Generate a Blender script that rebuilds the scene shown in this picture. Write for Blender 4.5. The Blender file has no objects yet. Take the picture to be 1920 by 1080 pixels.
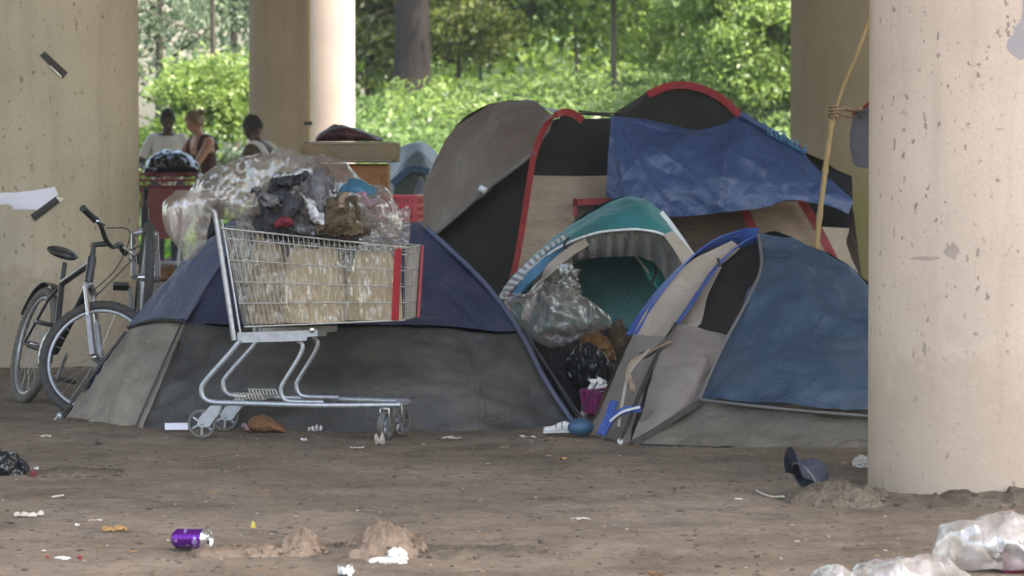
import bpy, bmesh, math, random
import numpy as np
from mathutils import Vector, Matrix, noise, Euler
R = math.radians
SC = bpy.context.scene
COL = SC.collection
random.seed(7)

# ------------------------------------------------------------------ camera
F = 7040.0            # focal length in pixels of the 1920 px wide photograph
CH = 1.23             # camera height
TH = math.atan((540 - 277) / F)
cam_d = bpy.data.cameras.new('camera')
cam_d.sensor_width = 36.0
cam_d.lens = 36.0 * F / 1920.0
cam_d.clip_start = 0.2
cam_d.clip_end = 2000
cam_d.dof.use_dof = True
cam_d.dof.focus_distance = 15.2
cam_d.dof.aperture_fstop = 8.0
cam = bpy.data.objects.new('camera', cam_d)
cam.location = (0, 0, CH)
cam.rotation_euler = (R(90) - TH, 0, 0)
COL.objects.link(cam)
SC.camera = cam

# ------------------------------------------------------------------ sky, sun, exposure
SUN_DIR = Vector((0.75, -0.42, 1.55)).normalized()
w = bpy.data.worlds.new('World')
SC.world = w
w.use_nodes = True
nt = w.node_tree
bg = nt.nodes['Background']
sky = nt.nodes.new('ShaderNodeTexSky')
sky.sky_type = 'NISHITA'
sky.sun_disc = False
sky.sun_elevation = math.asin(SUN_DIR.z)
sky.sun_rotation = math.atan2(SUN_DIR.x, SUN_DIR.y)
sky.air_density = 1.6
sky.dust_density = 4.0
sky.ozone_density = 1.0
nt.links.new(sky.outputs[0], bg.inputs[0])
bg.inputs[1].default_value = 0.15
sl = bpy.data.lights.new('sun', 'SUN')
sl.energy = 2.0
sl.angle = R(0.5)
sl.color = (1.0, 0.93, 0.82)
so = bpy.data.objects.new('sun', sl)
so.rotation_euler = SUN_DIR.to_track_quat('Z', 'Y').to_euler()
so.location = (30, -20, 40)
COL.objects.link(so)
SC.view_settings.view_transform = 'Standard'
SC.view_settings.look = 'None'
SC.view_settings.gamma = 1.0
SC.view_settings.exposure = 2.42

# ------------------------------------------------------------------ helpers
def P(px, py, Y):
    """point of the place seen at photograph pixel (px, py) at distance Y"""
    u = (px - 960) / F; v = (540 - py) / F
    t = Y / (math.cos(TH) + v * math.sin(TH))
    return Vector((u * t, Y, CH + t * (-math.sin(TH) + v * math.cos(TH))))

def G(px, py, z=0.0):
    """ground point seen at pixel"""
    u = (px - 960) / F; v = (540 - py) / F
    dz = -math.sin(TH) + v * math.cos(TH)
    t = (z - CH) / dz
    return Vector((u * t, t * (math.cos(TH) + v * math.sin(TH)), z))

def pts(l):
    return [p if isinstance(p, Vector) else P(*p) for p in l]

def crom(p, n):
    """Catmull-Rom through the points, n samples"""
    p = [Vector(q) for q in p]
    if len(p) == 2:
        return [p[0].lerp(p[1], i / (n - 1)) for i in range(n)]
    e = [p[0] * 2 - p[1]] + p + [p[-1] * 2 - p[-2]]
    out = []
    m = len(p) - 1
    for i in range(n):
        t = i / (n - 1) * m
        k = min(int(t), m - 1); f = t - k
        a, b, c, d = e[k], e[k + 1], e[k + 2], e[k + 3]
        out.append(0.5 * ((2 * b) + (c - a) * f + (2 * a - 5 * b + 4 * c - d) * f * f + (3 * b - a - 3 * c + d) * f ** 3))
    return out

def fbm(v, o=4):
    return noise.fractal(v, 1.0, 2.0, o)

class MB:
    def __init__(s):
        s.v = []; s.f = []
    def add(s, vs, fs):
        k = len(s.v)
        s.v += [Vector(q) for q in vs]
        s.f += [tuple(i + k for i in f) for f in fs]
        return s
    def box(s, c, size, rot=None, bev=0.0):
        bm = bmesh.new()
        bmesh.ops.create_cube(bm, size=1)
        for q in bm.verts:
            q.co = Vector((q.co.x * size[0], q.co.y * size[1], q.co.z * size[2]))
        if bev:
            bmesh.ops.bevel(bm, geom=bm.edges[:], offset=bev, segments=2, affect='EDGES', profile=0.6)
        m = Euler(rot).to_matrix() if rot else Matrix.Identity(3)
        c = Vector(c)
        bm.verts.index_update()
        s.add([m @ q.co + c for q in bm.verts], [[q.index for q in f.verts] for f in bm.faces])
        bm.free()
        return s
    def tube(s, p, r, n=8, closed=False, cap=True, flat=1.0):
        p = [Vector(q) for q in p]
        N = len(p)
        rr = r if isinstance(r, (list, tuple)) else [r] * N
        rings = []
        up = None
        for i in range(N):
            if closed:
                t = p[(i + 1) % N] - p[i - 1]
            else:
                t = p[min(i + 1, N - 1)] - p[max(i - 1, 0)]
            if t.length < 1e-9: t = Vector((0, 0, 1))
            t.normalize()
            if up is None:
                a = Vector((0, 0, 1)) if abs(t.z) < 0.9 else Vector((1, 0, 0))
                up = (a - t * a.dot(t)).normalized()
            else:
                up = up - t * up.dot(t)
                up = up.normalized() if up.length > 1e-6 else t.orthogonal().normalized()
            sd = t.cross(up)
            rings.append([p[i] + (up * math.cos(2 * math.pi * k / n) * flat + sd * math.sin(2 * math.pi * k / n)) * rr[i] for k in range(n)])
        vs = [q for g in rings for q in g]
        fs = []
        M = N if closed else N - 1
        for i in range(M):
            j = (i + 1) % N
            for k in range(n):
                l = (k + 1) % n
                fs.append((i * n + k, i * n + l, j * n + l, j * n + k))
        if cap and not closed:
            fs.append(tuple(range(n - 1, -1, -1)))
            fs.append(tuple((N - 1) * n + k for k in range(n)))
        return s.add(vs, fs)
    def ell(s, c, r, seg=16, ring=10, m=None):
        c = Vector(c); vs = []; fs = []
        for i in range(ring + 1):
            a = math.pi * i / ring
            for k in range(seg):
                b = 2 * math.pi * k / seg
                q = Vector((r[0] * math.sin(a) * math.cos(b), r[1] * math.sin(a) * math.sin(b), r[2] * math.cos(a)))
                vs.append(c + (m @ q if m else q))
        for i in range(ring):
            for k in range(seg):
                l = (k + 1) % seg
                fs.append((i * seg + k, (i + 1) * seg + k, (i + 1) * seg + l, i * seg + l))
        return s.add(vs, fs)
    def lathe(s, prof, c, axis, n=24):
        """prof: (radius, distance along the axis)"""
        c = Vector(c); ax = Vector(axis).normalized(); a = ax.orthogonal().normalized(); b = ax.cross(a)
        vs = []; fs = []
        for r, h in prof:
            for k in range(n):
                t = 2 * math.pi * k / n
                vs.append(c + ax * h + (a * math.cos(t) + b * math.sin(t)) * r)
        for i in range(len(prof) - 1):
            for k in range(n):
                l = (k + 1) % n
                fs.append((i * n + k, i * n + l, (i + 1) * n + l, (i + 1) * n + k))
        return s.add(vs, fs)
    def sheet(s, rows, nu=24, nv=24, wr=0.0, ws=6.0, seed=0.0, st=(1, 1, 1), ridge=False):
        """a cloth through a net of control points"""
        rows = [pts(r) for r in rows]
        hr = [crom(r, nu) for r in rows]
        cols = [crom([hr[j][i] for j in range(len(rows))], nv) for i in range(nu)]
        g = [[cols[i][j] for i in range(nu)] for j in range(nv)]
        out = []
        for j in range(nv):
            for i in range(nu):
                q = g[j][i]
                if wr:
                    du = g[j][min(i + 1, nu - 1)] - g[j][max(i - 1, 0)]
                    dv = g[min(j + 1, nv - 1)][i] - g[max(j - 1, 0)][i]
                    nn = du.cross(dv)
                    nn = nn.normalized() if nn.length > 1e-9 else Vector((0, -1, 0))
                    h = fbm(Vector((q.x * st[0], q.y * st[1], q.z * st[2])) * ws + Vector((seed, seed * 1.7, 0)))
                    if ridge: h = 0.35 - abs(h) * 1.6
                    q = q + nn * h * wr
                out.append(q)
        fs = [(j * nu + i, j * nu + i + 1, (j + 1) * nu + i + 1, (j + 1) * nu + i) for j in range(nv - 1) for i in range(nu - 1)]
        return s.add(out, fs)
    def ribbon(s, path, wd, n=30, direction=None, thick=0.004):
        """flat band along a path, its width across 'direction'"""
        p = crom(pts(path), n)
        d = Vector(direction) if direction else Vector((0, 0, 1))
        a = []; 
        for i, q in enumerate(p):
            t = (p[min(i + 1, n - 1)] - p[max(i - 1, 0)]).normalized()
            sd = (d - t * d.dot(t)).normalized()
            nn = t.cross(sd)
            a.append([q + sd * wd / 2 + nn * thick, q - sd * wd / 2 + nn * thick, q - sd * wd / 2 - nn * thick, q + sd * wd / 2 - nn * thick])
        vs = [q for r_ in a for q in r_]; fs = []
        for i in range(n - 1):
            for k in range(4):
                l = (k + 1) % 4
                fs.append((i * 4 + k, i * 4 + l, (i + 1) * 4 + l, (i + 1) * 4 + k))
        fs.append((3, 2, 1, 0)); fs.append(tuple((n - 1) * 4 + k for k in range(4)))
        return s.add(vs, fs)
    def stations(s, st, n=28, wr=0.0, ws=6.0, seed=0.0, ridge=False, nst=40, axis='x', zmin=None):
        """closed lumpy bag from cross sections (centre, half height, half depth)"""
        cs = crom([Vector(a[0]) for a in st], nst)
        hs = crom([Vector((a[1], a[2], 0)) for a in st], nst)
        vs = []; fs = []
        for i in range(nst):
            c = cs[i]; hh = max(hs[i].x, 0.001); hd = max(hs[i].y, 0.001)
            for k in range(n):
                t = 2 * math.pi * k / n
                if axis == 'x': o = Vector((0, math.cos(t) * hd, math.sin(t) * hh))
                else: o = Vector((math.cos(t) * hd, math.sin(t) * hh, 0))
                q = c + o
                if wr:
                    h = fbm(q * ws + Vector((seed, seed * 2, seed)))
                    if ridge: h = 0.3 - abs(h) * 1.5
                    q = q + o.normalized() * h * wr
                if zmin is not None and q.z < zmin: q.z = zmin + (q.z - zmin) * 0.05
                vs.append(q)
        for i in range(nst - 1):
            for k in range(n):
                l = (k + 1) % n
                fs.append((i * n + k, i * n + l, (i + 1) * n + l, (i + 1) * n + k))
        fs.append(tuple(range(n - 1, -1, -1))); fs.append(tuple((nst - 1) * n + k for k in range(n)))
        return s.add(vs, fs)
    def xf(s, m):
        s.v = [m @ q for q in s.v]
        return s
    def build(s, name, mat, parent=None, smooth=True, origin=None, sharp=62):
        me = bpy.data.meshes.new(name)
        if parent is not None:
            o0 = wloc(parent)
        elif origin is not None:
            o0 = Vector(origin)
        else:
            xs = [q.x for q in s.v]; ys = [q.y for q in s.v]; zs = [q.z for q in s.v]
            o0 = Vector(((min(xs) + max(xs)) / 2, (min(ys) + max(ys)) / 2, min(zs)))
        me.from_pydata([q - o0 for q in s.v], [], s.f)
        me.validate(clean_customdata=False)
        if smooth:
            me.polygons.foreach_set('use_smooth', [True] * len(me.polygons))
        if smooth: me.set_sharp_from_angle(angle=R(sharp))
        me.materials.append(mat)
        o = bpy.data.objects.new(name, me)
        COL.objects.link(o)
        if parent is not None: o.parent = parent
        else: o.location = o0
        return o

def wloc(o):
    v = Vector(o.location)
    while o.parent:
        o = o.parent; v = v + Vector(o.location)
    return v

def tag(o, label, cat, group=None):
    o['label'] = label; o['category'] = cat
    if group: o['group'] = group
    return o

def thing(name, label, cat, loc, group=None):
    o = bpy.data.objects.new(name, None)
    o.empty_display_size = 0.1
    COL.objects.link(o)
    o.location = loc
    return tag(o, label, cat, group)

def fix_normals(o):
    bm = bmesh.new(); bm.from_mesh(o.data)
    bmesh.ops.remove_doubles(bm, verts=bm.verts, dist=0.0003)
    bmesh.ops.recalc_face_normals(bm, faces=bm.faces)
    bm.to_mesh(o.data); bm.free()
    return o

# ------------------------------------------------------------------ materials
def nodes(name):
    m = bpy.data.materials.new(name); m.use_nodes = True
    n = m.node_tree
    return m, n, n.nodes, n.links, n.nodes['Principled BSDF']

def ramp(N, L, src, stops):
    r = N.new('ShaderNodeValToRGB')
    el = r.color_ramp.elements
    while len(el) < len(stops): el.new(0.5)
    for e, (p, c) in zip(el, stops):
        e.position = p; e.color = (*c, 1) if len(c) == 3 else c
    L.new(src, r.inputs[0])
    return r

def texco(N, L, scale=(1, 1, 1), obj=True):
    t = N.new('ShaderNodeTexCoord'); mp = N.new('ShaderNodeMapping')
    mp.inputs['Scale'].default_value = scale
    L.new(t.outputs['Object'], mp.inputs[0])
    return mp.outputs[0]

def noise_n(N, L, co, scale, detail=6, rough=0.6):
    t = N.new('ShaderNodeTexNoise')
    t.inputs['Scale'].default_value = scale; t.inputs['Detail'].default_value = detail; t.inputs['Roughness'].default_value = rough
    if co is not None: L.new(co, t.inputs['Vector'])
    return t

def bump(N, L, h, bs, strength=0.4, dist=0.01, prev=None):
    b = N.new('ShaderNodeBump'); b.inputs['Strength'].default_value = strength; b.inputs['Distance'].default_value = dist
    L.new(h, b.inputs['Height'])
    if prev: L.new(prev.outputs[0], b.inputs['Normal'])
    L.new(b.outputs[0], bs.inputs['Normal'])
    return b

def fabric(name, c, rough=0.7, var=0.25, dirt=None, dirt_amt=0.5, wrinkle=0.5, scale=4.0, stretch=(1, 1, 1), sheen=0.0, transl=0.0, spec=0.35):
    m, n, N, L, bs = nodes(name)
    co = texco(N, L, stretch)
    t = noise_n(N, L, co, scale, 8, 0.65)
    lo = tuple(x * (1 - var) for x in c); hi = tuple(min(1, x * (1 + var)) for x in c)
    r = ramp(N, L, t.outputs[0], [(0.3, lo), (0.7, hi)])
    out = r.outputs[0]
    if dirt:
        t2 = noise_n(N, L, texco(N, L), 2.3, 10, 0.72)
        r2 = ramp(N, L, t2.outputs[0], [(0.48, (0, 0, 0)), (0.72, (dirt_amt,) * 3)])
        mx = N.new('ShaderNodeMix'); mx.data_type = 'RGBA'
        L.new(r2.outputs[0], mx.inputs[0]); L.new(out, mx.inputs[6]); mx.inputs[7].default_value = (*dirt, 1)
        out = mx.outputs[2]
    L.new(out, bs.inputs['Base Color'])
    bs.inputs['Roughness'].default_value = rough
    bs.inputs['Specular IOR Level'].default_value = spec
    t3 = noise_n(N, L, co, scale * 2.2, 5, 0.55)
    b1 = bump(N, L, t3.outputs[0], bs, wrinkle, 0.03)
    cr = noise_n(N, L, texco(N, L, (stretch[0] * 1.0, 1, stretch[2] * 0.55)), scale * 1.1, 3, 0.5); cr.inputs['Distortion'].default_value = 1.6
    ab = N.new('ShaderNodeMath'); ab.operation = 'SUBTRACT'; L.new(cr.outputs[0], ab.inputs[0]); ab.inputs[1].default_value = 0.5
    ab2 = N.new('ShaderNodeMath'); ab2.operation = 'ABSOLUTE'; L.new(ab.outputs[0], ab2.inputs[0])
    rr_ = ramp(N, L, ab2.outputs[0], [(0.0, (1, 1, 1)), (0.05, (0.25,) * 3), (0.16, (0, 0, 0))])
    b1 = bump(N, L, rr_.outputs[0], bs, min(1, wrinkle * 0.7), 0.012, b1)
    t4 = noise_n(N, L, texco(N, L), 220, 2, 0.5)
    bump(N, L, t4.outputs[0], bs, 0.15, 0.002, b1)
    return m

def plain(name, c, rough=0.5, metal=0.0, var=0.12, sc=30, bmp=0.1, spec=0.5):
    m, n, N, L, bs = nodes(name)
    t = noise_n(N, L, texco(N, L), sc, 5, 0.6)
    r = ramp(N, L, t.outputs[0], [(0.3, tuple(x * (1 - var) for x in c)), (0.7, tuple(min(1, x * (1 + var)) for x in c))])
    L.new(r.outputs[0], bs.inputs['Base Color'])
    bs.inputs['Roughness'].default_value = rough; bs.inputs['Metallic'].default_value = metal
    bs.inputs['Specular IOR Level'].default_value = spec
    if bmp: bump(N, L, t.outputs[0], bs, bmp, 0.003)
    return m

def film(name, tint=(0.8, 0.77, 0.74), milky=0.25, gloss=0.3, rough=0.12, scale=9, stretch=(1.6, 1.2, 0.45), rot=0.6):
    """clear polythene: mostly see-through, creased, shiny"""
    m, n, N, L, bs = nodes(name)
    N.remove(bs)
    out = N['Material Output']
    tr = N.new('ShaderNodeBsdfTransparent'); tr.inputs[0].default_value = (0.93, 0.92, 0.9, 1)
    gl = N.new('ShaderNodeBsdfGlossy'); gl.inputs[0].default_value = (0.95, 0.93, 0.92, 1); gl.inputs['Roughness'].default_value = rough
    df = N.new('ShaderNodeBsdfDiffuse'); df.inputs[0].default_value = (*tint, 1)
    tc = N.new('ShaderNodeTexCoord'); mp = N.new('ShaderNodeMapping'); mp.inputs['Scale'].default_value = stretch; mp.inputs['Rotation'].default_value = (0.2, rot, 0)
    L.new(tc.outputs['Object'], mp.inputs[0]); co = mp.outputs[0]
    vo = N.new('ShaderNodeTexNoise'); vo.inputs['Scale'].default_value = scale; vo.inputs['Detail'].default_value = 3; vo.inputs['Roughness'].default_value = 0.5
    vo.inputs['Distortion'].default_value = 0.5
    L.new(co, vo.inputs['Vector'])
    b = N.new('ShaderNodeBump'); b.inputs['Strength'].default_value = 0.8; b.inputs['Distance'].default_value = 0.04
    L.new(vo.outputs[0], b.inputs['Height'])
    v2 = N.new('ShaderNodeTexNoise'); v2.inputs['Scale'].default_value = scale * 3.2; v2.inputs['Detail'].default_value = 3; v2.inputs['Distortion'].default_value = 1.5
    L.new(co, v2.inputs['Vector'])
    b_ = b; b = N.new('ShaderNodeBump'); b.inputs['Strength'].default_value = 0.55; b.inputs['Distance'].default_value = 0.015
    L.new(v2.outputs[0], b.inputs['Height']); L.new(b_.outputs[0], b.inputs['Normal'])
    L.new(b.outputs[0], gl.inputs['Normal'])
    L.new(b.outputs[0], df.inputs['Normal'])
    lw = N.new('ShaderNodeLayerWeight'); lw.inputs[0].default_value = 0.35
    L.new(b.outputs[0], lw.inputs['Normal'])
    m1 = N.new('ShaderNodeMixShader'); m2 = N.new('ShaderNodeMixShader')
    r = ramp(N, L, vo.outputs[0], [(0.35, (milky * 0.5,) * 3), (0.62, (milky * 1.6,) * 3)])
    L.new(r.outputs[0], m1.inputs[0]); L.new(tr.outputs[0], m1.inputs[1]); L.new(df.outputs[0], m1.inputs[2])
    mr = N.new('ShaderNodeMapRange'); mr.inputs[3].default_value = gloss * 0.35; mr.inputs[4].default_value = min(1, gloss * 2.2)
    L.new(lw.outputs['Facing'], mr.inputs[0])
    L.new(mr.outputs[0], m2.inputs[0]); L.new(m1.outputs[0], m2.inputs[1]); L.new(gl.outputs[0], m2.inputs[2])
    L.new(m2.outputs[0], out.inputs[0])
    return m

def leaf_mat(name, lo, mid, hi, transl=0.45):
    m, n, N, L, bs = nodes(name)
    N.remove(bs)
    out = N['Material Output']
    g = N.new('ShaderNodeNewGeometry')
    t = noise_n(N, L, texco(N, L), 0.9, 3, 0.5)
    a = N.new('ShaderNodeMath'); a.operation = 'MULTIPLY_ADD'
    L.new(g.outputs['Random Per Island'], a.inputs[0]); a.inputs[1].default_value = 0.55; 
    s = N.new('ShaderNodeMath'); s.operation = 'MULTIPLY'; L.new(t.outputs[0], s.inputs[0]); s.inputs[1].default_value = 0.55
    L.new(s.outputs[0], a.inputs[2])
    r = ramp(N, L, a.outputs[0], [(0.2, lo), (0.5, mid), (0.85, hi)])
    d = N.new('ShaderNodeBsdfDiffuse'); tl = N.new('ShaderNodeBsdfTranslucent'); gl = N.new('ShaderNodeBsdfGlossy')
    gl.inputs['Roughness'].default_value = 0.35
    L.new(r.outputs[0], d.inputs[0])
    hs = N.new('ShaderNodeHueSaturation'); hs.inputs['Saturation'].default_value = 1.1; hs.inputs['Value'].default_value = 1.5
    L.new(r.outputs[0], hs.inputs['Color']); L.new(hs.outputs[0], tl.inputs[0])
    m1 = N.new('ShaderNodeMixShader'); m1.inputs[0].default_value = transl
    L.new(d.outputs[0], m1.inputs[1]); L.new(tl.outputs[0], m1.inputs[2])
    m2 = N.new('ShaderNodeMixShader'); m2.inputs[0].default_value = 0.025
    L.new(m1.outputs[0], m2.inputs[1]); L.new(gl.outputs[0], m2.inputs[2])
    L.new(m2.outputs[0], out.inputs[0])
    return m

def concrete(name, c, warm=0.0, spots=True, lower=None, base_dirt=None):
    m, n, N, L, bs = nodes(name)
    co = texco(N, L)
    t = noise_n(N, L, co, 1.6, 10, 0.62)
    r = ramp(N, L, t.outputs[0], [(0.3, tuple(x * 0.84 for x in c)), (0.52, c), (0.75, tuple(min(1, x * 1.1) for x in c))])
    out = r.outputs[0]
    def mix(fac, col, src):
        mx = N.new('ShaderNodeMix'); mx.data_type = 'RGBA'
        L.new(fac, mx.inputs[0]); L.new(src, mx.inputs[6]); mx.inputs[7].default_value = (*col, 1)
        return mx.outputs[2]
    t2 = noise_n(N, L, texco(N, L, (9, 9, 0.7)), 1.2, 6, 0.6)      # rain streaks
    r2 = ramp(N, L, t2.outputs[0], [(0.5, (0, 0, 0)), (0.72, (0.35,) * 3)])
    out = mix(r2.outputs[0], tuple(x * 0.6 for x in c), out)
    if spots:
        v = N.new('ShaderNodeTexVoronoi'); v.inputs['Scale'].default_value = 30
        wob = noise_n(N, L, co, 14, 4, 0.7)
        vm = N.new('ShaderNodeVectorMath'); vm.operation = 'MULTIPLY_ADD'
        L.new(wob.outputs['Color'], vm.inputs[0]); vm.inputs[1].default_value = (0.06, 0.06, 0.09); L.new(texco(N, L, (1, 1, 0.62)), vm.inputs[2])
        L.new(vm.outputs[0], v.inputs['Vector'])
        # each cell: spot radius by its own random colour, most cells have none
        sx = N.new('ShaderNodeSeparateColor'); L.new(v.outputs['Color'], sx.inputs[0])
        mr = N.new('ShaderNodeMapRange'); mr.inputs[1].default_value = 0.35; mr.inputs[2].default_value = 1.0; mr.inputs[3].default_value = 0.0; mr.inputs[4].default_value = 0.27
        L.new(sx.outputs[0], mr.inputs[0])
        lt = N.new('ShaderNodeMath'); lt.operation = 'SUBTRACT'; L.new(mr.outputs[0], lt.inputs[0]); L.new(v.outputs['Distance'], lt.inputs[1])
        sm = N.new('ShaderNodeMapRange'); sm.inputs[1].default_value = -0.03; sm.inputs[2].default_value = 0.05; sm.inputs[3].default_value = 0; sm.inputs[4].default_value = 0.75
        L.new(lt.outputs[0], sm.inputs[0])
        out = mix(sm.outputs[0], tuple(x * 0.3 for x in c), out)
        pn = noise_n(N, L, texco(N, L, (1, 1, 0.75)), 42, 4, 0.6)
        pr2 = ramp(N, L, pn.outputs[0], [(0.30, (0.65,) * 3), (0.37, (0, 0, 0))])
        out = mix(pr2.outputs[0], tuple(x * 0.45 for x in c), out)
        gn = noise_n(N, L, co, 150, 3, 0.6)
        gr = ramp(N, L, gn.outputs[0], [(0.4, (0.22,) * 3), (0.6, (0, 0, 0))])
        out = mix(gr.outputs[0], tuple(x * 0.6 for x in c), out)
    if base_dirt:
        sp = N.new('ShaderNodeSeparateXYZ'); L.new(co, sp.inputs[0])
        t5 = noise_n(N, L, co, 7, 8, 0.7)
        ad = N.new('ShaderNodeMath'); ad.operation = 'MULTIPLY_ADD'; L.new(t5.outputs[0], ad.inputs[0]); ad.inputs[1].default_value = -0.75; L.new(sp.outputs[2], ad.inputs[2])
        r5 = ramp(N, L, ad.outputs[0], [(0.0, (0.5,) * 3), (0.22, (0, 0, 0))])
        out = mix(r5.outputs[0], base_dirt, out)
    if lower:
        z0, z1, lc = lower
        sp = N.new('ShaderNodeSeparateXYZ'); L.new(co, sp.inputs[0])
        mr = N.new('ShaderNodeMapRange'); mr.inputs[1].default_value = z0; mr.inputs[2].default_value = z1; mr.inputs[3].default_value = 0.8; mr.inputs[4].default_value = 0.0
        L.new(sp.outputs[2], mr.inputs[0])
        out = mix(mr.outputs[0], lc, out)
    L.new(out, bs.inputs['Base Color'])
    bs.inputs['Roughness'].default_value = 0.85; bs.inputs['Specular IOR Level'].default_value = 0.25
    t4 = noise_n(N, L, co, 40, 8, 0.7)
    bump(N, L, t4.outputs[0], bs, 0.35, 0.006)
    return m

def soil(name, cols, bstr=0.8):
    m, n, N, L, bs = nodes(name)
    co = texco(N, L)
    t = noise_n(N, L, co, 1.1, 12, 0.68)
    r = ramp(N, L, t.outputs[0], [(0.28, cols[0]), (0.45, cols[1]), (0.6, cols[2]), (0.78, cols[3])])
    t2 = noise_n(N, L, co, 26, 8, 0.75)
    r2 = ramp(N, L, t2.outputs[0], [(0.3, (0.35, 0.33, 0.3)), (0.46, (0.95, 0.95, 0.95)), (0.56, (1.05, 1.05, 1.05)), (0.72, (1.45, 1.42, 1.38))])
    mx = N.new('ShaderNodeMix'); mx.data_type = 'RGBA'; mx.blend_type = 'MULTIPLY'; mx.inputs[0].default_value = 0.8
    L.new(r.outputs[0], mx.inputs[6]); L.new(r2.outputs[0], mx.inputs[7])
    L.new(mx.outputs[2], bs.inputs['Base Color'])
    bs.inputs['Roughness'].default_value = 0.95; bs.inputs['Specular IOR Level'].default_value = 0.1
    t3 = noise_n(N, L, co, 60, 6, 0.7)
    b1 = bump(N, L, t3.outputs[0], bs, bstr, 0.01)
    t4 = noise_n(N, L, co, 9, 8, 0.6)
    b2 = bump(N, L, t4.outputs[0], bs, bstr * 0.7, 0.04, b1)
    t5 = noise_n(N, L, texco(N, L, (0.8, 0.7, 1)), 4.0, 10, 0.72)
    r5 = ramp(N, L, t5.outputs[0], [(0.32, (0.62, 0.62, 0.63)), (0.5, (1, 1, 1)), (0.7, (1.18, 1.14, 1.08))])
    mx5 = N.new('ShaderNodeMix'); mx5.data_type = 'RGBA'; mx5.blend_type = 'MULTIPLY'; mx5.inputs[0].default_value = 1.0
    L.new(mx.outputs[2], mx5.inputs[6]); L.new(r5.outputs[0], mx5.inputs[7]); L.new(mx5.outputs[2], bs.inputs['Base Color'])
    return m

M = {}
M['soil'] = soil('trodden_dirt', [(0.125, 0.097, 0.073), (0.18, 0.141, 0.107), (0.23, 0.182, 0.14), (0.29, 0.233, 0.182)])
M['soil_loose'] = soil('loose_dirt', [(0.15, 0.108, 0.078), (0.21, 0.153, 0.112), (0.265, 0.197, 0.146), (0.32, 0.245, 0.185)], 1.0)
M['soil_dark'] = soil('dark_loose_dirt', [(0.09, 0.07, 0.052), (0.125, 0.1, 0.076), (0.155, 0.125, 0.096), (0.2, 0.165, 0.13)], 1.0)
M['con_pink'] = concrete('pinkish_concrete', (0.54, 0.42, 0.335), base_dirt=(0.36, 0.27, 0.20))
M['con_tan'] = concrete('tan_concrete', (0.41, 0.345, 0.255), base_dirt=(0.2, 0.15, 0.11))
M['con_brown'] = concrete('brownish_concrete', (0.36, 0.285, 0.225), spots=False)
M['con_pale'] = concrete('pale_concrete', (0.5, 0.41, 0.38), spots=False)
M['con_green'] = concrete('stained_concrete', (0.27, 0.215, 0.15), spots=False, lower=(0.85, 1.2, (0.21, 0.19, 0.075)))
M['deck'] = concrete('deck_concrete', (0.42, 0.38, 0.33), spots=False)
dirtc = (0.2, 0.17, 0.14)
M['navy'] = fabric('navy_nylon', (0.022, 0.028, 0.064), 0.5, 0.2, dirtc, 0.22, 0.35, 3)
M['navy_light'] = fabric('faded_navy_nylon', (0.066, 0.075, 0.13), 0.5, 0.2, dirtc, 0.3, 0.4, 3)
M['grey_dark'] = fabric('charcoal_nylon', (0.044, 0.041, 0.040), 0.55, 0.2, dirtc, 0.3, 0.45, 3)
M['grey_dirty'] = fabric('dirty_grey_nylon', (0.19, 0.165, 0.14), 0.65, 0.25, (0.25, 0.21, 0.17), 0.6, 0.6, 4)
M['taupe'] = fabric('taupe_nylon', (0.15, 0.112, 0.095), 0.6, 0.15, dirtc, 0.3, 0.3, 3)
M['tan'] = fabric('tan_nylon', (0.245, 0.18, 0.13), 0.6, 0.15, (0.13, 0.1, 0.08), 0.3, 0.4, 3, (1, 1, 4))
M['tan_light'] = fabric('light_tan_nylon', (0.30, 0.25, 0.205), 0.6, 0.15, (0.14, 0.12, 0.1), 0.35, 0.4, 4)
M['mauve'] = fabric('mauve_grey_nylon', (0.19, 0.16, 0.145), 0.6, 0.15, (0.12, 0.1, 0.085), 0.4, 0.4, 4)
M['base_grey'] = fabric('grey_groundsheet', (0.135, 0.12, 0.098), 0.6, 0.2, (0.22, 0.18, 0.14), 0.5, 0.5, 4)
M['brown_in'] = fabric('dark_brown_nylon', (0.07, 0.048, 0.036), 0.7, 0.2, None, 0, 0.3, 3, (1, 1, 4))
M['mesh'] = fabric('black_mesh', (0.011, 0.010, 0.009), 0.85, 0.35, (0.04, 0.037, 0.03), 0.3, 0.2, 6)
M['dark'] = fabric('black_nylon', (0.02, 0.02, 0.024), 0.7, 0.2, None, 0, 0.3)
M['red'] = fabric('red_nylon', (0.20, 0.016, 0.02), 0.5, 0.2, (0.12, 0.03, 0.03), 0.4, 0.3, 8)
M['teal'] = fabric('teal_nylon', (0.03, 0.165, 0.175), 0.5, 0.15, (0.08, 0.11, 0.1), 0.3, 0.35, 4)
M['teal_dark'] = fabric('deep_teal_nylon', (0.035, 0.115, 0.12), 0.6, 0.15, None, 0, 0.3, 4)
M['teal_bright'] = fabric('bright_teal_nylon', (0.02, 0.2, 0.2), 0.6, 0.15, None, 0, 0.3, 4)
M['blue_sleeve'] = fabric('blue_nylon', (0.035, 0.075, 0.27), 0.5, 0.15, None, 0, 0.5, 8)
M['blue_strip'] = fabric('pale_blue_nylon', (0.06, 0.17, 0.28), 0.5, 0.15, None, 0, 0.3, 8)
M['blue_fly'] = fabric('slate_blue_nylon', (0.036, 0.060, 0.10), 0.5, 0.2, (0.10, 0.105, 0.1), 0.5, 0.5, 2.5, (1, 1, 1))
M['white_trim'] = fabric('white_trim', (0.55, 0.55, 0.55), 0.6, 0.1)
M['grey_trim'] = fabric('grey_trim', (0.13, 0.12, 0.115), 0.6, 0.1)
M['valance'] = fabric('grey_pleated_nylon', (0.17, 0.16, 0.145), 0.6, 0.2, None, 0, 0.6, 8, (4, 4, 0.6))

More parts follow.
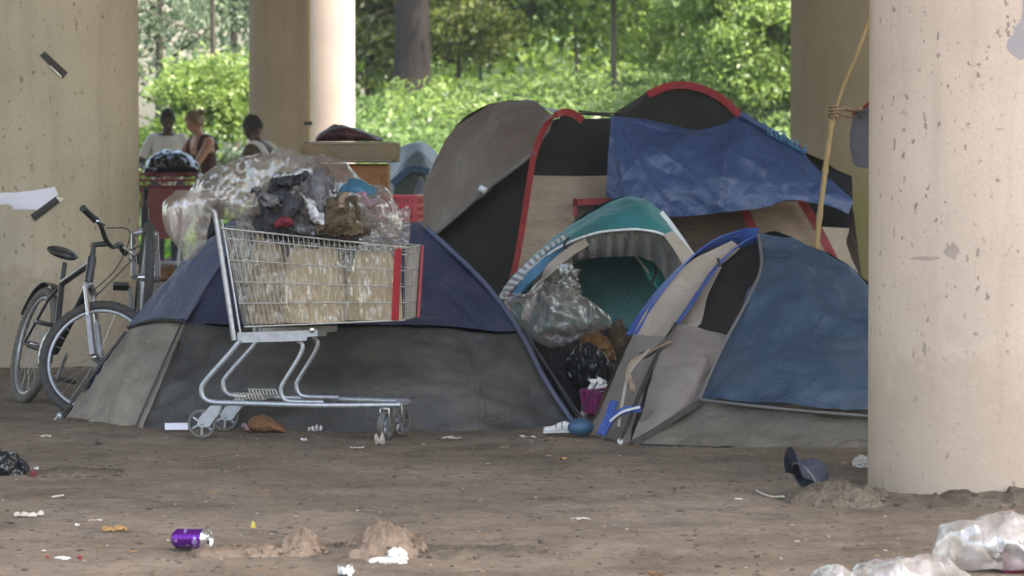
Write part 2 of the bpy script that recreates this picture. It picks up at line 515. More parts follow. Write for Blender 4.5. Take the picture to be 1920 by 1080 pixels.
def tarp_mat():
    m = fabric('blue_tarpaulin', (0.031, 0.056, 0.14), 0.42, 0.2, (0.05, 0.08, 0.17), 0.3, 0.45, 5, spec=0.5)
    return m
M['tarp'] = tarp_mat()
def stripe_mat():
    m, n, N, L, bs = nodes('striped_nylon')
    wv = N.new('ShaderNodeTexWave'); wv.inputs['Scale'].default_value = 14; wv.wave_type = 'BANDS'; wv.bands_direction = 'DIAGONAL'
    L.new(texco(N, L), wv.inputs['Vector'])
    r = ramp(N, L, wv.outputs['Fac'], [(0.45, (0.5, 0.5, 0.5)), (0.55, (0.2, 0.2, 0.2))])
    L.new(r.outputs[0], bs.inputs['Base Color']); bs.inputs['Roughness'].default_value = 0.6
    return m
M['stripe'] = stripe_mat()
M['steel'] = plain('worn_grey_steel', (0.36, 0.37, 0.40), 0.38, 0.55, 0.2, 40)
M['wire'] = plain('zinc_wire', (0.40, 0.38, 0.34), 0.42, 0.5, 0.2, 40)
M['chrome'] = plain('chrome', (0.6, 0.6, 0.62), 0.2, 0.9, 0.1)
M['castor'] = plain('grey_rubber', (0.10, 0.092, 0.085), 0.7, 0, 0.25, 60)
M['tyre'] = plain('black_rubber', (0.045, 0.042, 0.04), 0.8, 0, 0.3, 60, 0.4)
M['tyre_grey'] = plain('dusty_rubber', (0.10, 0.088, 0.078), 0.85, 0, 0.3, 60, 0.4)
M['bike_black'] = plain('black_bike_paint', (0.022, 0.02, 0.024), 0.3, 0.1, 0.2)
M['bike_grey'] = plain('silver_bike_paint', (0.30, 0.29, 0.31), 0.35, 0.5, 0.2)
M['bike_blue'] = plain('blue_bike_paint', (0.02, 0.04, 0.4), 0.35, 0.1, 0.2)
M['rubber_blk'] = plain('black_plastic', (0.02, 0.02, 0.022), 0.5, 0, 0.2)
M['red_plastic'] = plain('red_plastic', (0.27, 0.010, 0.02), 0.38, 0, 0.12)
M['red_dull'] = plain('dull_red_plastic', (0.13, 0.008, 0.016), 0.45, 0, 0.15, 6)
M['white_plastic'] = plain('white_plastic', (0.6, 0.58, 0.6), 0.5, 0, 0.1)
M['paper'] = plain('white_paper', (0.62, 0.60, 0.68), 0.8, 0, 0.05, 8)
M['paper_dirty'] = plain('dirty_paper', (0.42, 0.36, 0.31), 0.85, 0, 0.2, 20)
M['tissue'] = plain('white_tissue', (0.68, 0.66, 0.62), 0.85, 0, 0.08, 30)
M['tape'] = plain('black_tape', (0.02, 0.017, 0.013), 0.65, 0.0, 0.2, 20)
M['tape_edge'] = plain('silver_tape_edge', (0.45, 0.45, 0.38), 0.3, 0.4, 0.2, 20)
M['pole'] = plain('fibreglass_black', (0.018, 0.018, 0.018), 0.4, 0, 0.2)
M['cane'] = fabric('bamboo_cane', (0.27, 0.18, 0.07), 0.5, 0.3, None, 0, 0.3, 10, (3, 3, 0.4))
M['rope'] = fabric('hemp_rope', (0.25, 0.17, 0.1), 0.8, 0.3, None, 0, 0.5, 40)
M['cord_blk'] = fabric('black_cord', (0.03, 0.03, 0.03), 0.8, 0.3)
M['film'] = film('clear_polythene', (0.38, 0.33, 0.29), 0.25, 0.22, 0.12, 5)
M['film_thin'] = film('crinkled_film', (0.6, 0.54, 0.47), 0.08, 0.27, 0.1, 9, (2.5, 1, 0.3), 0.1)
M['film_grey'] = film('grey_clear_film', (0.36, 0.34, 0.32), 0.17, 0.24, 0.13, 6, (1.5, 1, 0.5), -0.7)
M['film_white'] = film('frosted_film', (0.68, 0.63, 0.6), 0.34, 0.28, 0.14, 5, (1.8, 1, 0.4), 0.5)
M['black_bag'] = plain('black_refuse_film', (0.012, 0.013, 0.015), 0.22, 0, 0.3, 12, 0.8)
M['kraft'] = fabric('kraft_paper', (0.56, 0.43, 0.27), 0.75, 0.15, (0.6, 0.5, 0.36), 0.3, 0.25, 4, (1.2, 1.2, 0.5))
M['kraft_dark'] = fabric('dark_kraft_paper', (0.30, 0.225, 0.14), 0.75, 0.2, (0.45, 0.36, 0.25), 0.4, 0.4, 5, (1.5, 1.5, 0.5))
M['cloth_dark'] = fabric('dark_clothes', (0.03, 0.03, 0.036), 0.85, 0.4, (0.12, 0.11, 0.12), 0.5, 0.9, 9)
M['cloth_grey'] = fabric('grey_clothes', (0.12, 0.115, 0.12), 0.85, 0.4, (0.35, 0.34, 0.36), 0.5, 0.9, 9)
M['cloth_brown'] = fabric('brown_clothes', (0.10, 0.07, 0.04), 0.85, 0.4, (0.2, 0.15, 0.08), 0.6, 0.9, 12)
M['cloth_teal'] = fabric('teal_clothes', (0.035, 0.12, 0.19), 0.8, 0.2, None, 0, 0.6, 8)
M['cloth_rose'] = fabric('rose_clothes', (0.32, 0.2, 0.24), 0.8, 0.3, (0.08, 0.03, 0.05), 0.6, 0.8, 14)
M['cloth_red'] = fabric('red_clothes', (0.17, 0.02, 0.035), 0.8, 0.3, None, 0, 0.8, 8)
M['maroon'] = fabric('maroon_clothes', (0.045, 0.015, 0.022), 0.5, 0.3, (0.12, 0.04, 0.04), 0.4, 0.8, 5)
M['mattress'] = fabric('tan_upholstery', (0.235, 0.17, 0.11), 0.85, 0.12, None, 0, 0.4, 6)
M['orange_wood'] = fabric('orange_board', (0.30, 0.125, 0.04), 0.6, 0.2, None, 0, 0.1, 3, (1, 1, 5))
M['cap'] = fabric('navy_cap_cloth', (0.026, 0.029, 0.045), 0.8, 0.2, dirtc, 0.3, 0.4, 20)
M['can'] = None
M['alu'] = plain('aluminium', (0.7, 0.7, 0.68), 0.25, 0.9, 0.1)
M['magenta'] = plain('magenta_plastic', (0.15, 0.01, 0.08), 0.45, 0, 0.1)
M['ball'] = plain('blue_vinyl', (0.035, 0.085, 0.16), 0.5, 0, 0.15, 10)
M['shoe'] = plain('white_shoe_leather', (0.6, 0.58, 0.57), 0.6, 0, 0.12, 20)
M['orange_cloth'] = fabric('ochre_cloth', (0.3, 0.16, 0.06), 0.8, 0.3, None, 0, 0.8, 8)
M['brown_sack'] = fabric('brown_sack', (0.17, 0.085, 0.04), 0.8, 0.3, None, 0, 0.6, 6)
M['leaf_dry'] = plain('dry_leaf', (0.3, 0.17, 0.06), 0.8, 0, 0.3, 40)
M['yellow'] = plain('yellow_wrapper', (0.6, 0.5, 0.08), 0.4, 0, 0.1)
M['skin_dark'] = plain('dark_brown_skin', (0.055, 0.03, 0.02), 0.5, 0, 0.1, 10)
M['skin_tan'] = plain('tan_skin', (0.30, 0.15, 0.10), 0.5, 0, 0.1, 10)
M['hair_blk'] = plain('black_hair', (0.012, 0.010, 0.009), 0.8, 0, 0.3, 80, 0.5)
M['hair_brown'] = plain('light_brown_hair', (0.13, 0.08, 0.045), 0.7, 0, 0.3, 80, 0.5)
M['tee_white'] = fabric('white_cotton', (0.55, 0.54, 0.55), 0.85, 0.1, None, 0, 0.5, 6)
M['trouser'] = fabric('dark_denim', (0.05, 0.055, 0.08), 0.85, 0.2, None, 0, 0.4, 6)
M['bark'] = fabric('dark_bark', (0.03, 0.023, 0.02), 0.95, 0.4, (0.05, 0.04, 0.035), 0.4, 1.0, 9, (2, 2, 0.4))
M['bark2'] = fabric('grey_bark', (0.09, 0.075, 0.06), 0.95, 0.4, None, 0, 1.0, 9, (2, 2, 0.4))
M['lf_ivy'] = leaf_mat('ivy_leaves', (0.045, 0.08, 0.028), (0.11, 0.17, 0.05), (0.23, 0.31, 0.12))
M['lf_mid'] = leaf_mat('green_leaves', (0.045, 0.08, 0.02), (0.11, 0.17, 0.035), (0.21, 0.28, 0.06))
M['lf_bright'] = leaf_mat('lime_leaves', (0.10, 0.16, 0.04), (0.19, 0.27, 0.07), (0.30, 0.38, 0.13))
M['lf_blue'] = leaf_mat('grey_green_leaves', (0.035, 0.055, 0.032), (0.09, 0.125, 0.07), (0.19, 0.23, 0.14))
M['lf_yel'] = leaf_mat('yellowish_leaves', (0.06, 0.09, 0.025), (0.14, 0.18, 0.045), (0.27, 0.27, 0.08))
M['lf_wood'] = leaf_mat('wood_leaves', (0.07, 0.11, 0.025), (0.15, 0.22, 0.045), (0.26, 0.33, 0.08))
M['grass'] = leaf_mat('grass_blades', (0.05, 0.1, 0.015), (0.1, 0.2, 0.03), (0.2, 0.32, 0.06))

# ------------------------------------------------------------------ ground
rp_base = P(1700, 277, 12.96)           # the near right pillar stands here
RPX, RPY, RPR = (1905 - 960) / F * 13.5, 13.47, 0.515
def gz(x, y):
    h = 0.0
    if 9 < y < 30:
        h += 0.012 * noise.noise(Vector((x * 0.9, y * 0.9, 0))) + 0.009 * noise.noise(Vector((x * 2.4, y * 2.4, 3))) + 0.007 * noise.noise(Vector((x * 6, y * 6, 3)))
        h += 0.0035 * noise.noise(Vector((x * 17, y * 17, 9)))
    d = math.hypot(x - RPX, y - RPY)
    if d < RPR + 0.25: h += 0.035 * max(0, 1 - abs(d - RPR) / 0.25) * (1 if x > RPX - 0.1 else 0.35)
    return h
def slope(x, y):
    """bank beyond the bridge"""
    k = min(1, max(0, (x + 4.5) / 2.2))
    k = k * k * (3 - 2 * k)
    a = min(1, max(0, (y - 47) / 15)); a = a * a * (3 - 2 * a)
    return a * (0.3 + (1.5 + 0.25 * min(1, max(0, (x + 1) / 3))) * k) + max(0, y - 62) * 0.05 * k + 0.12 * noise.noise(Vector((x * 0.5, y * 0.4, 5))) * a
def axis_vals(segs):
    out = []
    for a, b, n in segs:
        out += [a + (b - a) * i / n for i in range(n)]
    out.append(segs[-1][1])
    return out
xs = axis_vals([(-200, -60, 8), (-60, -12, 14), (-12, -2.6, 30), (-2.6, 2.6, 150), (2.6, 12, 30), (12, 60, 14), (60, 200, 8)])
ys = axis_vals([(-60, 8, 10), (8, 10, 10), (10, 18.5, 300), (18.5, 26, 60), (26, 47, 30), (47, 95, 60), (95, 260, 14)])
g = MB()
gv = [Vector((x, y, gz(x, y) + slope(x, y))) for y in ys for x in xs]
nx = len(xs)
g.add(gv, [(j * nx + i, j * nx + i + 1, (j + 1) * nx + i + 1, (j + 1) * nx + i) for j in range(len(ys) - 1) for i in range(nx - 1)])
ground = g.build('ground', M['soil'], origin=(0, 0, 0)); ground['kind'] = 'structure'

# grass ground beyond the deck edge
gm, n_, N_, L_, bs_ = nodes('grassy_soil')
t_ = noise_n(N_, L_, texco(N_, L_), 1.5, 8, 0.7)
r_ = ramp(N_, L_, t_.outputs[0], [(0.3, (0.03, 0.05, 0.012)), (0.6, (0.07, 0.12, 0.025)), (0.8, (0.11, 0.15, 0.05))])
L_.new(r_.outputs[0], bs_.inputs['Base Color']); bs_.inputs['Roughness'].default_value = 0.95
gb = MB()
ys2 = axis_vals([(40.0, 47, 10), (47, 95, 60), (95, 259, 10)]); xs2 = axis_vals([(-199, -60, 6), (-60, -14, 10), (-14, 14, 60), (14, 60, 10), (60, 199, 6)])
nx = len(xs2)
def edge(x): return 0.6 * noise.noise(Vector((x * 0.8, 0, 1)))
gb.add([Vector((x, y + (edge(x) if y < 41 else 0), slope(x, y) + 0.05)) for y in ys2 for x in xs2],
       [(j * nx + i, j * nx + i + 1, (j + 1) * nx + i + 1, (j + 1) * nx + i) for j in range(len(ys2) - 1) for i in range(nx - 1)])
o = gb.build('grass_bank', gm, origin=(0, 0, 0)); o['kind'] = 'structure'

# ------------------------------------------------------------------ pillars and deck
def pillar(px0, px1, Y, mat, label, z1=9.0, sx=1.0, group='concrete bridge pillars'):
    """round pillar whose sides are seen at px0 and px1 when it stands at Y"""
    c = (px0 + px1) / 2; r = (px1 - px0) / 2 / F * Y
    x = (c - 960) / F * Y
    mb = MB()
    prof = []
    n = 96; nz = 40
    vs = []; fs = []
    for j in range(nz + 1):
        z = -0.15 + (z1 + 0.15) * j / nz
        for k in range(n):
            a = 2 * math.pi * k / n
            rr = r * (1 + 0.0012 * noise.noise(Vector((math.cos(a) * 3, math.sin(a) * 3, z * 2))))
            vs.append(Vector((x + rr * sx * math.cos(a), Y + rr * math.sin(a), z)))
    for j in range(nz):
        for k in range(n):
            l = (k + 1) % n
            fs.append((j * n + k, j * n + l, (j + 1) * n + l, (j + 1) * n + k))
    mb.add(vs, fs)
    o = mb.build('concrete_pillar', mat, origin=(x, Y, 0))
    return tag(o, label, 'pillar', group)
pr = pillar(1905 - 275, 1905 + 275, 13.47, M['con_pink'], 'big pale pinkish pitted concrete pillar nearest the viewer at the right')
pl = pillar(-110, 260, 21.6, M['con_tan'], 'wide tan spotted pillar with taped paper behind the bicycles')
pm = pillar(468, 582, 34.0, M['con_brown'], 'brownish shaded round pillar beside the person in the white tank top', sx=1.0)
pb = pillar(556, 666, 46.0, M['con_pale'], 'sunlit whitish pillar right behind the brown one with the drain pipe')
pg = pillar(1482, 1760, 27.0, M['con_green'], 'dim brown pillar with yellow green lower part behind the cane pole')
d = MB().box((0, 24.8, 9.45), (70, 34.0, 0.9), bev=0.03)
for k in range(6): d.box((0, 11.5 + k * 5.3, 8.78), (69, 0.6, 0.43))
dk = d.build('bridge_deck', M['deck'], smooth=False); tag(dk, 'concrete bridge deck and girders carried on the pillars above the camp', 'bridge deck')
# drain pipe on the brown pillar
pp = thing('drain_pipe', 'thin tan vertical drain pipe between the brown and the whitish pillar', 'pipe', P(578, 277, 33.8).xy.to_3d())
MB().tube([P(578, 277, 33.78) * 1 + Vector((0, 0, z - CH)) for z in (0.0, 3, 6, 8.9)], 0.022, 10).build('pipe', plain('tan_pipe', (0.42, 0.33, 0.2), 0.5), pp)
cl = MB()
cl.box(P(578, 277, 33.78) + Vector((0, 0, 1.45 - CH)), (0.075, 0.05, 0.03), bev=0.004)
cl.build('bracket', M['rubber_blk'], pp)

# grey patch and marks on the near pillar are wear: thin flakes of old grey paint
def on_pillar(px, py, cx, cy, r, off=0.002):
    """point on the pillar's surface seen at the pixel"""
    u = (px - 960) / F; v = (540 - py) / F
    dv = Vector((u, math.cos(TH) + v * math.sin(TH), -math.sin(TH) + v * math.cos(TH)))
    a = dv.x ** 2 + dv.y ** 2; b = -2 * (dv.x * cx + dv.y * cy); c = cx * cx + cy * cy - (r + off) ** 2
    t = (-b - math.sqrt(max(0, b * b - 4 * a * c))) / (2 * a)
    return Vector((0, 0, CH)) + dv * t
def decal(poly, pil, off, res=1, wob=0):
    cx, cy, r = pil
    mb = MB()
    c = Vector((sum(p[0] for p in poly) / len(poly), sum(p[1] for p in poly) / len(poly), 0))
    rings = 5
    n = len(poly)
    vs = [on_pillar(c.x, c.y, cx, cy, r, off)]
    fs = []
    for k in range(1, rings + 1):
        f = k / rings
        for p in poly:
            vs.append(on_pillar(c.x + (p[0] - c.x) * f, c.y + (p[1] - c.y) * f, cx, cy, r, off))
    for i in range(n):
        fs.append((0, 1 + i, 1 + (i + 1) % n))
        for k in range(rings - 1):
            a = 1 + k * n
            fs.append((a + i, a + n + i, a + n + (i + 1) % n, a + (i + 1) % n))
    return mb.add(vs, fs)
RP = (RPX, 13.47, 275 / F * 13.47)
RPc = ((1905 - 960) / F * 13.47, 13.47, 275 / F * 13.47)
LPc = ((75 - 960) / F * 21.6, 21.6, 185 / F * 21.6)
def blob(cx, cy, rx, ry, n=40, k=0.25, seed=0):
    return [(cx + rx * math.cos(2 * math.pi * i / n) * (1 + k * noise.noise(Vector((math.cos(2 * math.pi * i / n) * 2, math.sin(2 * math.pi * i / n) * 2, seed)))),
             cy + ry * math.sin(2 * math.pi * i / n) * (1 + k * noise.noise(Vector((math.cos(2 * math.pi * i / n) * 2 + 5, math.sin(2 * math.pi * i / n) * 2, seed))))) for i in range(n)]
M['greypatch'] = plain('grey_overpaint', (0.28, 0.25, 0.25), 0.8, 0, 0.1, 5)
M['stain'] = plain('faint_stain', (0.33, 0.26, 0.215), 0.85, 0, 0.15, 14)
q = decal([(1896, 100), (1887, 88), (1890, 74), (1899, 66), (1903, 50), (1914, 40), (1917, 22), (1918, 0), (1925, -30), (1950, -46), (1985, -40), (2002, -10), (1996, 30), (2004, 60), (1990, 84), (1968, 92), (1952, 112), (1930, 108), (1912, 112)], RPc, 0.0015).build('paint_patch', M['greypatch'], pr)
q = decal(blob(1784, 470, 14, 13, k=0.8, seed=4), RPc, 0.0015).build('stain', M['stain'], pr)
q = decal(blob(1735, 484, 26, 3.5, k=0.9, seed=7), RPc, 0.0015).build('stain', M['stain'], pr)
# paper and tape on the left pillar
q = decal([(-60, 364), (0, 362), (60, 358), (103, 350), (108, 362), (109, 378), (88, 394), (30, 393), (-60, 394)], LPc, 0.006).build('paper_notice', M['paper'])
tag(q, 'white paper strip taped flat on the tan left pillar', 'paper')
q = decal([(57, 403), (106, 367), (116, 376), (66, 415)], LPc, 0.011).build('tape_strip', M['tape']); tag(q, 'black tape strip holding the corner of the white paper', 'tape')
e = decal([(104, 368), (120, 372), (113, 380)], LPc, 0.013).build('torn_end', M['tape_edge'], q)
q = decal([(75, 104), (84, 96), (127, 136), (117, 148)], LPc, 0.008).build('tape_strip', M['tape']); tag(q, 'single black tape strip stuck high on the tan pillar', 'tape')
e = decal([(92, 124), (95, 123), (116, 143), (114, 146)], LPc, 0.012).build('shiny_edge', M['tape_edge'], q)

# ------------------------------------------------------------------ vegetation
rng = np.random.default_rng(11)
def leaves(name, centres, size, mat, parent=None, up=0.3, aspect=0.55, origin=None, droop=0.0):
    n = len(centres)
    c = np.asarray(centres, dtype=np.float64)
    if parent is not None: o0 = np.array(wloc(parent))
    elif origin is not None: o0 = np.array(origin, dtype=float)
    else: o0 = np.array([c[:, 0].mean(), c[:, 1].mean(), c[:, 2].min()])
    c = c - o0
    nn = rng.normal(size=(n, 3)); nn[:, 2] += up; nn[:, 1] -= up * 0.3
    nn /= np.linalg.norm(nn, axis=1, keepdims=True)
    a = rng.normal(size=(n, 3)); a[:, 2] -= droop
    a -= (a * nn).sum(1, keepdims=True) * nn
    a /= np.linalg.norm(a, axis=1, keepdims=True)
    b = np.cross(nn, a)
    s = size * (0.6 + 0.8 * rng.random((n, 1)))
    fold = nn * s * 0.18
    v = np.empty((n, 4, 3))
    v[:, 0] = c - a * s * 0.5
    v[:, 1] = c + b * s * aspect * 0.5 + fold
    v[:, 2] = c + a * s * 0.5
    v[:, 3] = c - b * s * aspect * 0.5 + fold
    v = v.reshape(-1, 3)
    me = bpy.data.meshes.new(name)
    me.vertices.add(4 * n); me.vertices.foreach_set('co', v.ravel())
    idx = np.arange(4 * n, dtype=np.int32)
    me.loops.add(4 * n); me.loops.foreach_set('vertex_index', idx)
    me.polygons.add(n)
    me.polygons.foreach_set('loop_start', np.arange(0, 4 * n, 4, dtype=np.int32))
    me.update(calc_edges=True)
    me.materials.append(mat)
    o = bpy.data.objects.new(name, me); COL.objects.link(o)
    if parent is not None: o.parent = parent
    else: o.location = o0
    return o

def clumps(cn, spread, per, rad, flat=0.6):
    """leaf centres in clumps; cn clump centres inside an ellipsoid"""
    out = []
    for _ in range(cn):
        d = rng.normal(size=3); d /= np.linalg.norm(d)
        p = np.array(spread[0]) + d * np.array(spread[1]) * rng.random() ** 0.4
        k = rng.normal(size=(per, 3)) * rad * np.array([1, 1, flat]) * (0.6 + 0.8 * rng.random())
        out.append(p + k)
    return np.concatenate(out)

# ivy bank
n = 90000
X = rng.uniform(-14, 14, n); Y = rng.uniform(46.5, 63, n)
Z = np.array([slope(x, y) + 0.05 + 0.22 * abs(noise.noise(Vector((x * 1.3, y * 1.3, 0)))) + 0.18 * max(0, noise.noise(Vector((x * 0.6, y * 0.5, 8)))) for x, y in zip(X, Y)])
keep = (X > -4.2) | (rng.random(n) < 0.4)
iv = leaves('ivy_ground_cover', np.stack([X, Y, Z + rng.uniform(0, 0.22, n)], 1)[keep], 0.10, M['lf_ivy'], up=1.0, aspect=0.7, origin=(0, 55, 0)); iv['kind'] = 'stuff'
n = 9000
X = rng.uniform(-2, 7.5, n); Y = rng.uniform(57, 63, n)
Z = np.array([slope(x, y) for x, y in zip(X, Y)]) + rng.random(n) ** 2 * 0.55
iv = leaves('tall_weeds', np.stack([X, Y, Z], 1), 0.17, M['lf_bright'], up=0.2, aspect=0.25, origin=(3, 60, 0)); iv['kind'] = 'stuff'
n = 16000
X = rng.uniform(-8, 6, n); Y = rng.uniform(40, 47, n)
iv = leaves('grass', np.stack([X, Y, rng.uniform(0.05, 0.16, n)], 1), 0.14, M['grass'], up=0.0, aspect=0.2, origin=(0, 43, 0)); iv['kind'] = 'stuff'

def trunk(x, y, z0, z1, r0, r1, mat, parent, lean=0.0, branches=6, bh=0.45):
    mb = MB()
    nseg = 24
    p = []; rr = []
    for i in range(nseg + 1):
        t = i / nseg
        z = z0 + (z1 - z0) * t
        p.append(Vector((x + lean * t + 0.03 * noise.noise(Vector((0, x, z))), y + 0.05 * noise.noise(Vector((3, y, z))), z)))
        rr.append((r0 + (r1 - r0) * t) * (1 + 0.25 * max(0, 1 - t * 12)))
    mb.tube(p, rr, 14)
    for b in range(branches):
        t = bh + (0.98 - bh) * b / max(1, branches)
        k = p[int(t * nseg)]
        a = rng.uniform(0, 2 * math.pi); L = rng.uniform(1.2, 2.6)
        q = [k + Vector((math.cos(a) * L * s, math.sin(a) * L * s, L * 0.45 * s - 0.1 * s * s)) for s in (0, 0.3, 0.6, 1)]
        q = crom(q, 10)
        mb.tube(q, [rr[int(t * nseg)] * 0.45 * (1 - 0.85 * i / 9) for i in range(10)], 7)
    return mb.build('trunk', mat, parent)

def tree(px, Y, label, leafm, barkm, h=8.0, r0=0.2, crown=None, size=0.16, cn=90, per=160, rad=0.45, lean=0.0, cat='tree', name='tree', group='trees beyond the bridge', droop=0.0, bh=0.3, up=0.3, aspect=0.55):
    x = (px - 960) / F * Y
    z0 = slope(x, Y)
    t = thing(name, label, cat, (x, Y, z0), group)
    trunk(x, Y, z0 - 0.2, h, r0, r0 * 0.4, barkm, t, lean, bh=bh)
    (cx, cy, cz), (rx, ry, rz) = crown
    leaves('crown', clumps(cn, ((x + cx, Y + cy, cz), (rx, ry, rz)), per, rad), size, leafm, t, droop=droop, up=up, aspect=aspect)
    return t
# big dark trunk tree
tree(768, 61.5, 'thick dark straight trunk tree rising from the ivy bank', M['lf_mid'], M['bark'], 9, 0.33, ((0.5, 1.0, 7.2), (5, 3, 2.0)), 0.2, 50, 140, 0.5, lean=0.25, bh=0.6)
tree(1080, 64, 'leafy tree with drooping green branches above the middle of the ivy bank', M['lf_mid'], M['bark2'], 8, 0.028, ((0, 0, 4.7), (2.6, 2, 1.7)), 0.13, 90, 130, 0.34, droop=1.0)
tree(900, 66, 'shady green tree just right of the thick dark trunk', M['lf_mid'], M['bark2'], 8, 0.03, ((0, 0, 4.5), (2.2, 2, 1.7)), 0.13, 70, 130, 0.34, droop=0.6)
tree(1260, 67, 'shady green tree behind the left edge of the lime bush', M['lf_mid'], M['bark2'], 8, 0.028, ((0, 0, 4.4), (2.2, 2, 2.0)), 0.13, 80, 130, 0.36, droop=0.6)
tree(1150, 59, 'low hanging pale leafy branch tree at the top of the view', M['lf_ivy'], M['bark2'], 7, 0.05, ((0.1, 0, 4.3), (1.5, 0.8, 0.75)), 0.15, 45, 110, 0.2, droop=1.0)
tree(1440, 57, 'bright lime green leafy tree against the right dim pillar', M['lf_bright'], M['bark2'], 6.5, 0.07, ((-0.1, 0, 3.2), (1.5, 1.2, 1.9)), 0.10, 110, 230, 0.2, droop=0.3)
tree(1330, 60, 'small lime green bush tree sprawling beside the brightest tree', M['lf_bright'], M['bark2'], 4.6, 0.05, ((0, 0, 3.0), (1.1, 0.9, 0.9)), 0.10, 40, 220, 0.2)
tree(690, 63, 'yellow speckled tree between the whitish pillar and the thick dark trunk', M['lf_yel'], M['bark2'], 6.5, 0.06, ((0.1, 0, 3.6), (1.0, 1, 1.3)), 0.14, 60, 120, 0.2, droop=0.5)
tree(860, 62.5, 'yellowish thin shrub right of the thick dark trunk', M['lf_yel'], M['bark2'], 5.0, 0.05, ((0, 0, 3.1), (1.0, 0.8, 0.55)), 0.12, 34, 100, 0.18, cat='shrub', name='shrub', group='shrubs beyond the bridge')
tree(400, 52, 'fresh green bushy tree behind the three people', M['lf_bright'], M['bark2'], 4.4, 0.06, ((0.1, 0, 1.85), (0.85, 0.7, 0.6)), 0.085, 46, 210, 0.17, droop=0.5)
tree(300, 56, 'mid green tree nearest the tan spotted pillar', M['lf_blue'], M['bark2'], 6.5, 0.08, ((0, 0, 3.1), (1.2, 1, 1.4)), 0.10, 22, 120, 0.26)
tree(440, 60, 'grey green tree right above the fresh green bush', M['lf_blue'], M['bark2'], 6.5, 0.08, ((0, 0, 3.2), (1.1, 1, 1.3)), 0.10, 22, 120, 0.26)
tree(285, 49, 'low green shrub behind the person in the white shirt', M['lf_mid'], M['bark2'], 1.3, 0.04, ((0, 0, 0.95), (0.75, 0.6, 0.65)), 0.08, 40, 150, 0.13, cat='shrub', name='shrub', group='shrubs beyond the bridge')
tree(385, 50, 'low dark green shrub between the three people', M['lf_blue'], M['bark2'], 1.2, 0.04, ((0, 0, 0.85), (0.7, 0.6, 0.5)), 0.08, 34, 150, 0.13, cat='shrub', name='shrub', group='shrubs beyond the bridge')
# far-off wood
n = 60000
X = rng.uniform(-4.5, 22, n); Y = rng.uniform(72, 84, n)
Z = rng.uniform(0.5, 9.5, n)
kd = np.array([noise.noise(Vector((x * 0.5, y * 0.3, z * 0.5))) > -0.35 for x, y, z in zip(X, Y, Z)])
wd = leaves('distant_wood', np.stack([X, Y, Z], 1)[kd], 0.26, M['lf_wood'], up=0.2, origin=(5, 78, 0)); wd['kind'] = 'stuff'
n = 5000
X = rng.uniform(-22, -4.5, n); Y = rng.uniform(76, 90, n); Z = rng.uniform(0.0, 9, n)
kd = np.array([noise.noise(Vector((x * 1.1, y * 0.1, z * 1.1))) > 0.0 for x, y, z in zip(X, Y, Z)])
X2 = rng.uniform(-45, -9.5, 40000); Y2 = rng.uniform(74, 92, 40000); Z2 = rng.uniform(0, 9, 40000)
X, Y, Z, kd = np.concatenate([X, X2]), np.concatenate([Y, Y2]), np.concatenate([Z, Z2]), np.concatenate([kd, np.ones(40000, bool)])
wd = leaves('distant_wood', np.stack([X, Y, Z], 1)[kd], 0.3, M['lf_blue'], up=0.2, origin=(-12, 82, 0)); wd['kind'] = 'stuff'

# ================================================================== the camp
def seam(path, r, name, mat, parent, n=30):
    return MB().tube(crom(pts(path), n), r, 8).build(name, mat, parent)

# ------------------------------------------------------------------ navy and grey dome tent behind the cart
t = thing('dome_tent', 'low dome tent with charcoal walls and navy top behind the shopping cart', 'tent', (-0.7, 16.9, 0), 'tents')
ap = [(560, 350, 17.15), (600, 336, 17.2), (645, 345, 17.15)]
MB().sheet([[(262, 806, 16.47), (450, 812, 16.36), (660, 813, 16.36), (860, 813, 16.36), (1082, 806, 16.47)],
            [(303, 710, 16.58), (450, 712, 16.46), (660, 715, 16.44), (850, 715, 16.46), (1022, 712, 16.58)],
            [(345, 604, 16.72), (450, 610, 16.60), (660, 612, 16.58), (830, 612, 16.62), (972, 622, 16.74)]],
           70, 40, 0.05, 2.2, 1.0, (1, 1, 1.4)).build('lower_wall', M['grey_dark'], t)
MB().sheet([[(345, 602, 16.70), (450, 606, 16.57), (660, 609, 16.55), (830, 610, 16.59), (974, 620, 16.72)],
            [(408, 500, 16.88), (500, 500, 16.75), (660, 495, 16.72), (790, 495, 16.78), (905, 528, 16.9)],
            [(470, 410, 17.05), (560, 410, 16.95), (640, 405, 16.93), (740, 410, 16.98), (800, 428, 17.05)],
            [(540, 352, 17.18), (580, 344, 17.16), (610, 340, 17.16), (650, 344, 17.16), (690, 356, 17.18)]],
           70, 50, 0.04, 2.4, 4.0, (1, 1, 1)).build('rainfly', M['navy'], t)
MB().sheet([[(118, 784, 17.06), (185, 797, 16.8), (262, 806, 16.47)],
            [(178, 700, 17.12), (235, 690, 16.86), (303, 710, 16.57)],
            [(243, 612, 17.2), (290, 600, 16.95), (346, 604, 16.70)]], 40, 40, 0.035, 5, 2, (1, 1, 1.5)).build('end_wall', M['grey_dirty'], t)
MB().sheet([[(240, 614, 17.19), (290, 604, 16.93), (348, 602, 16.68)],
            [(318, 520, 17.22), (360, 500, 17.05), (410, 500, 16.86)],
            [(402, 440, 17.28), (440, 420, 17.15), (472, 410, 17.04)],
            [(520, 356, 17.3), (535, 350, 17.25), (545, 350, 17.18)]], 36, 46, 0.02, 4, 9).build('end_fly', M['navy_light'], t)
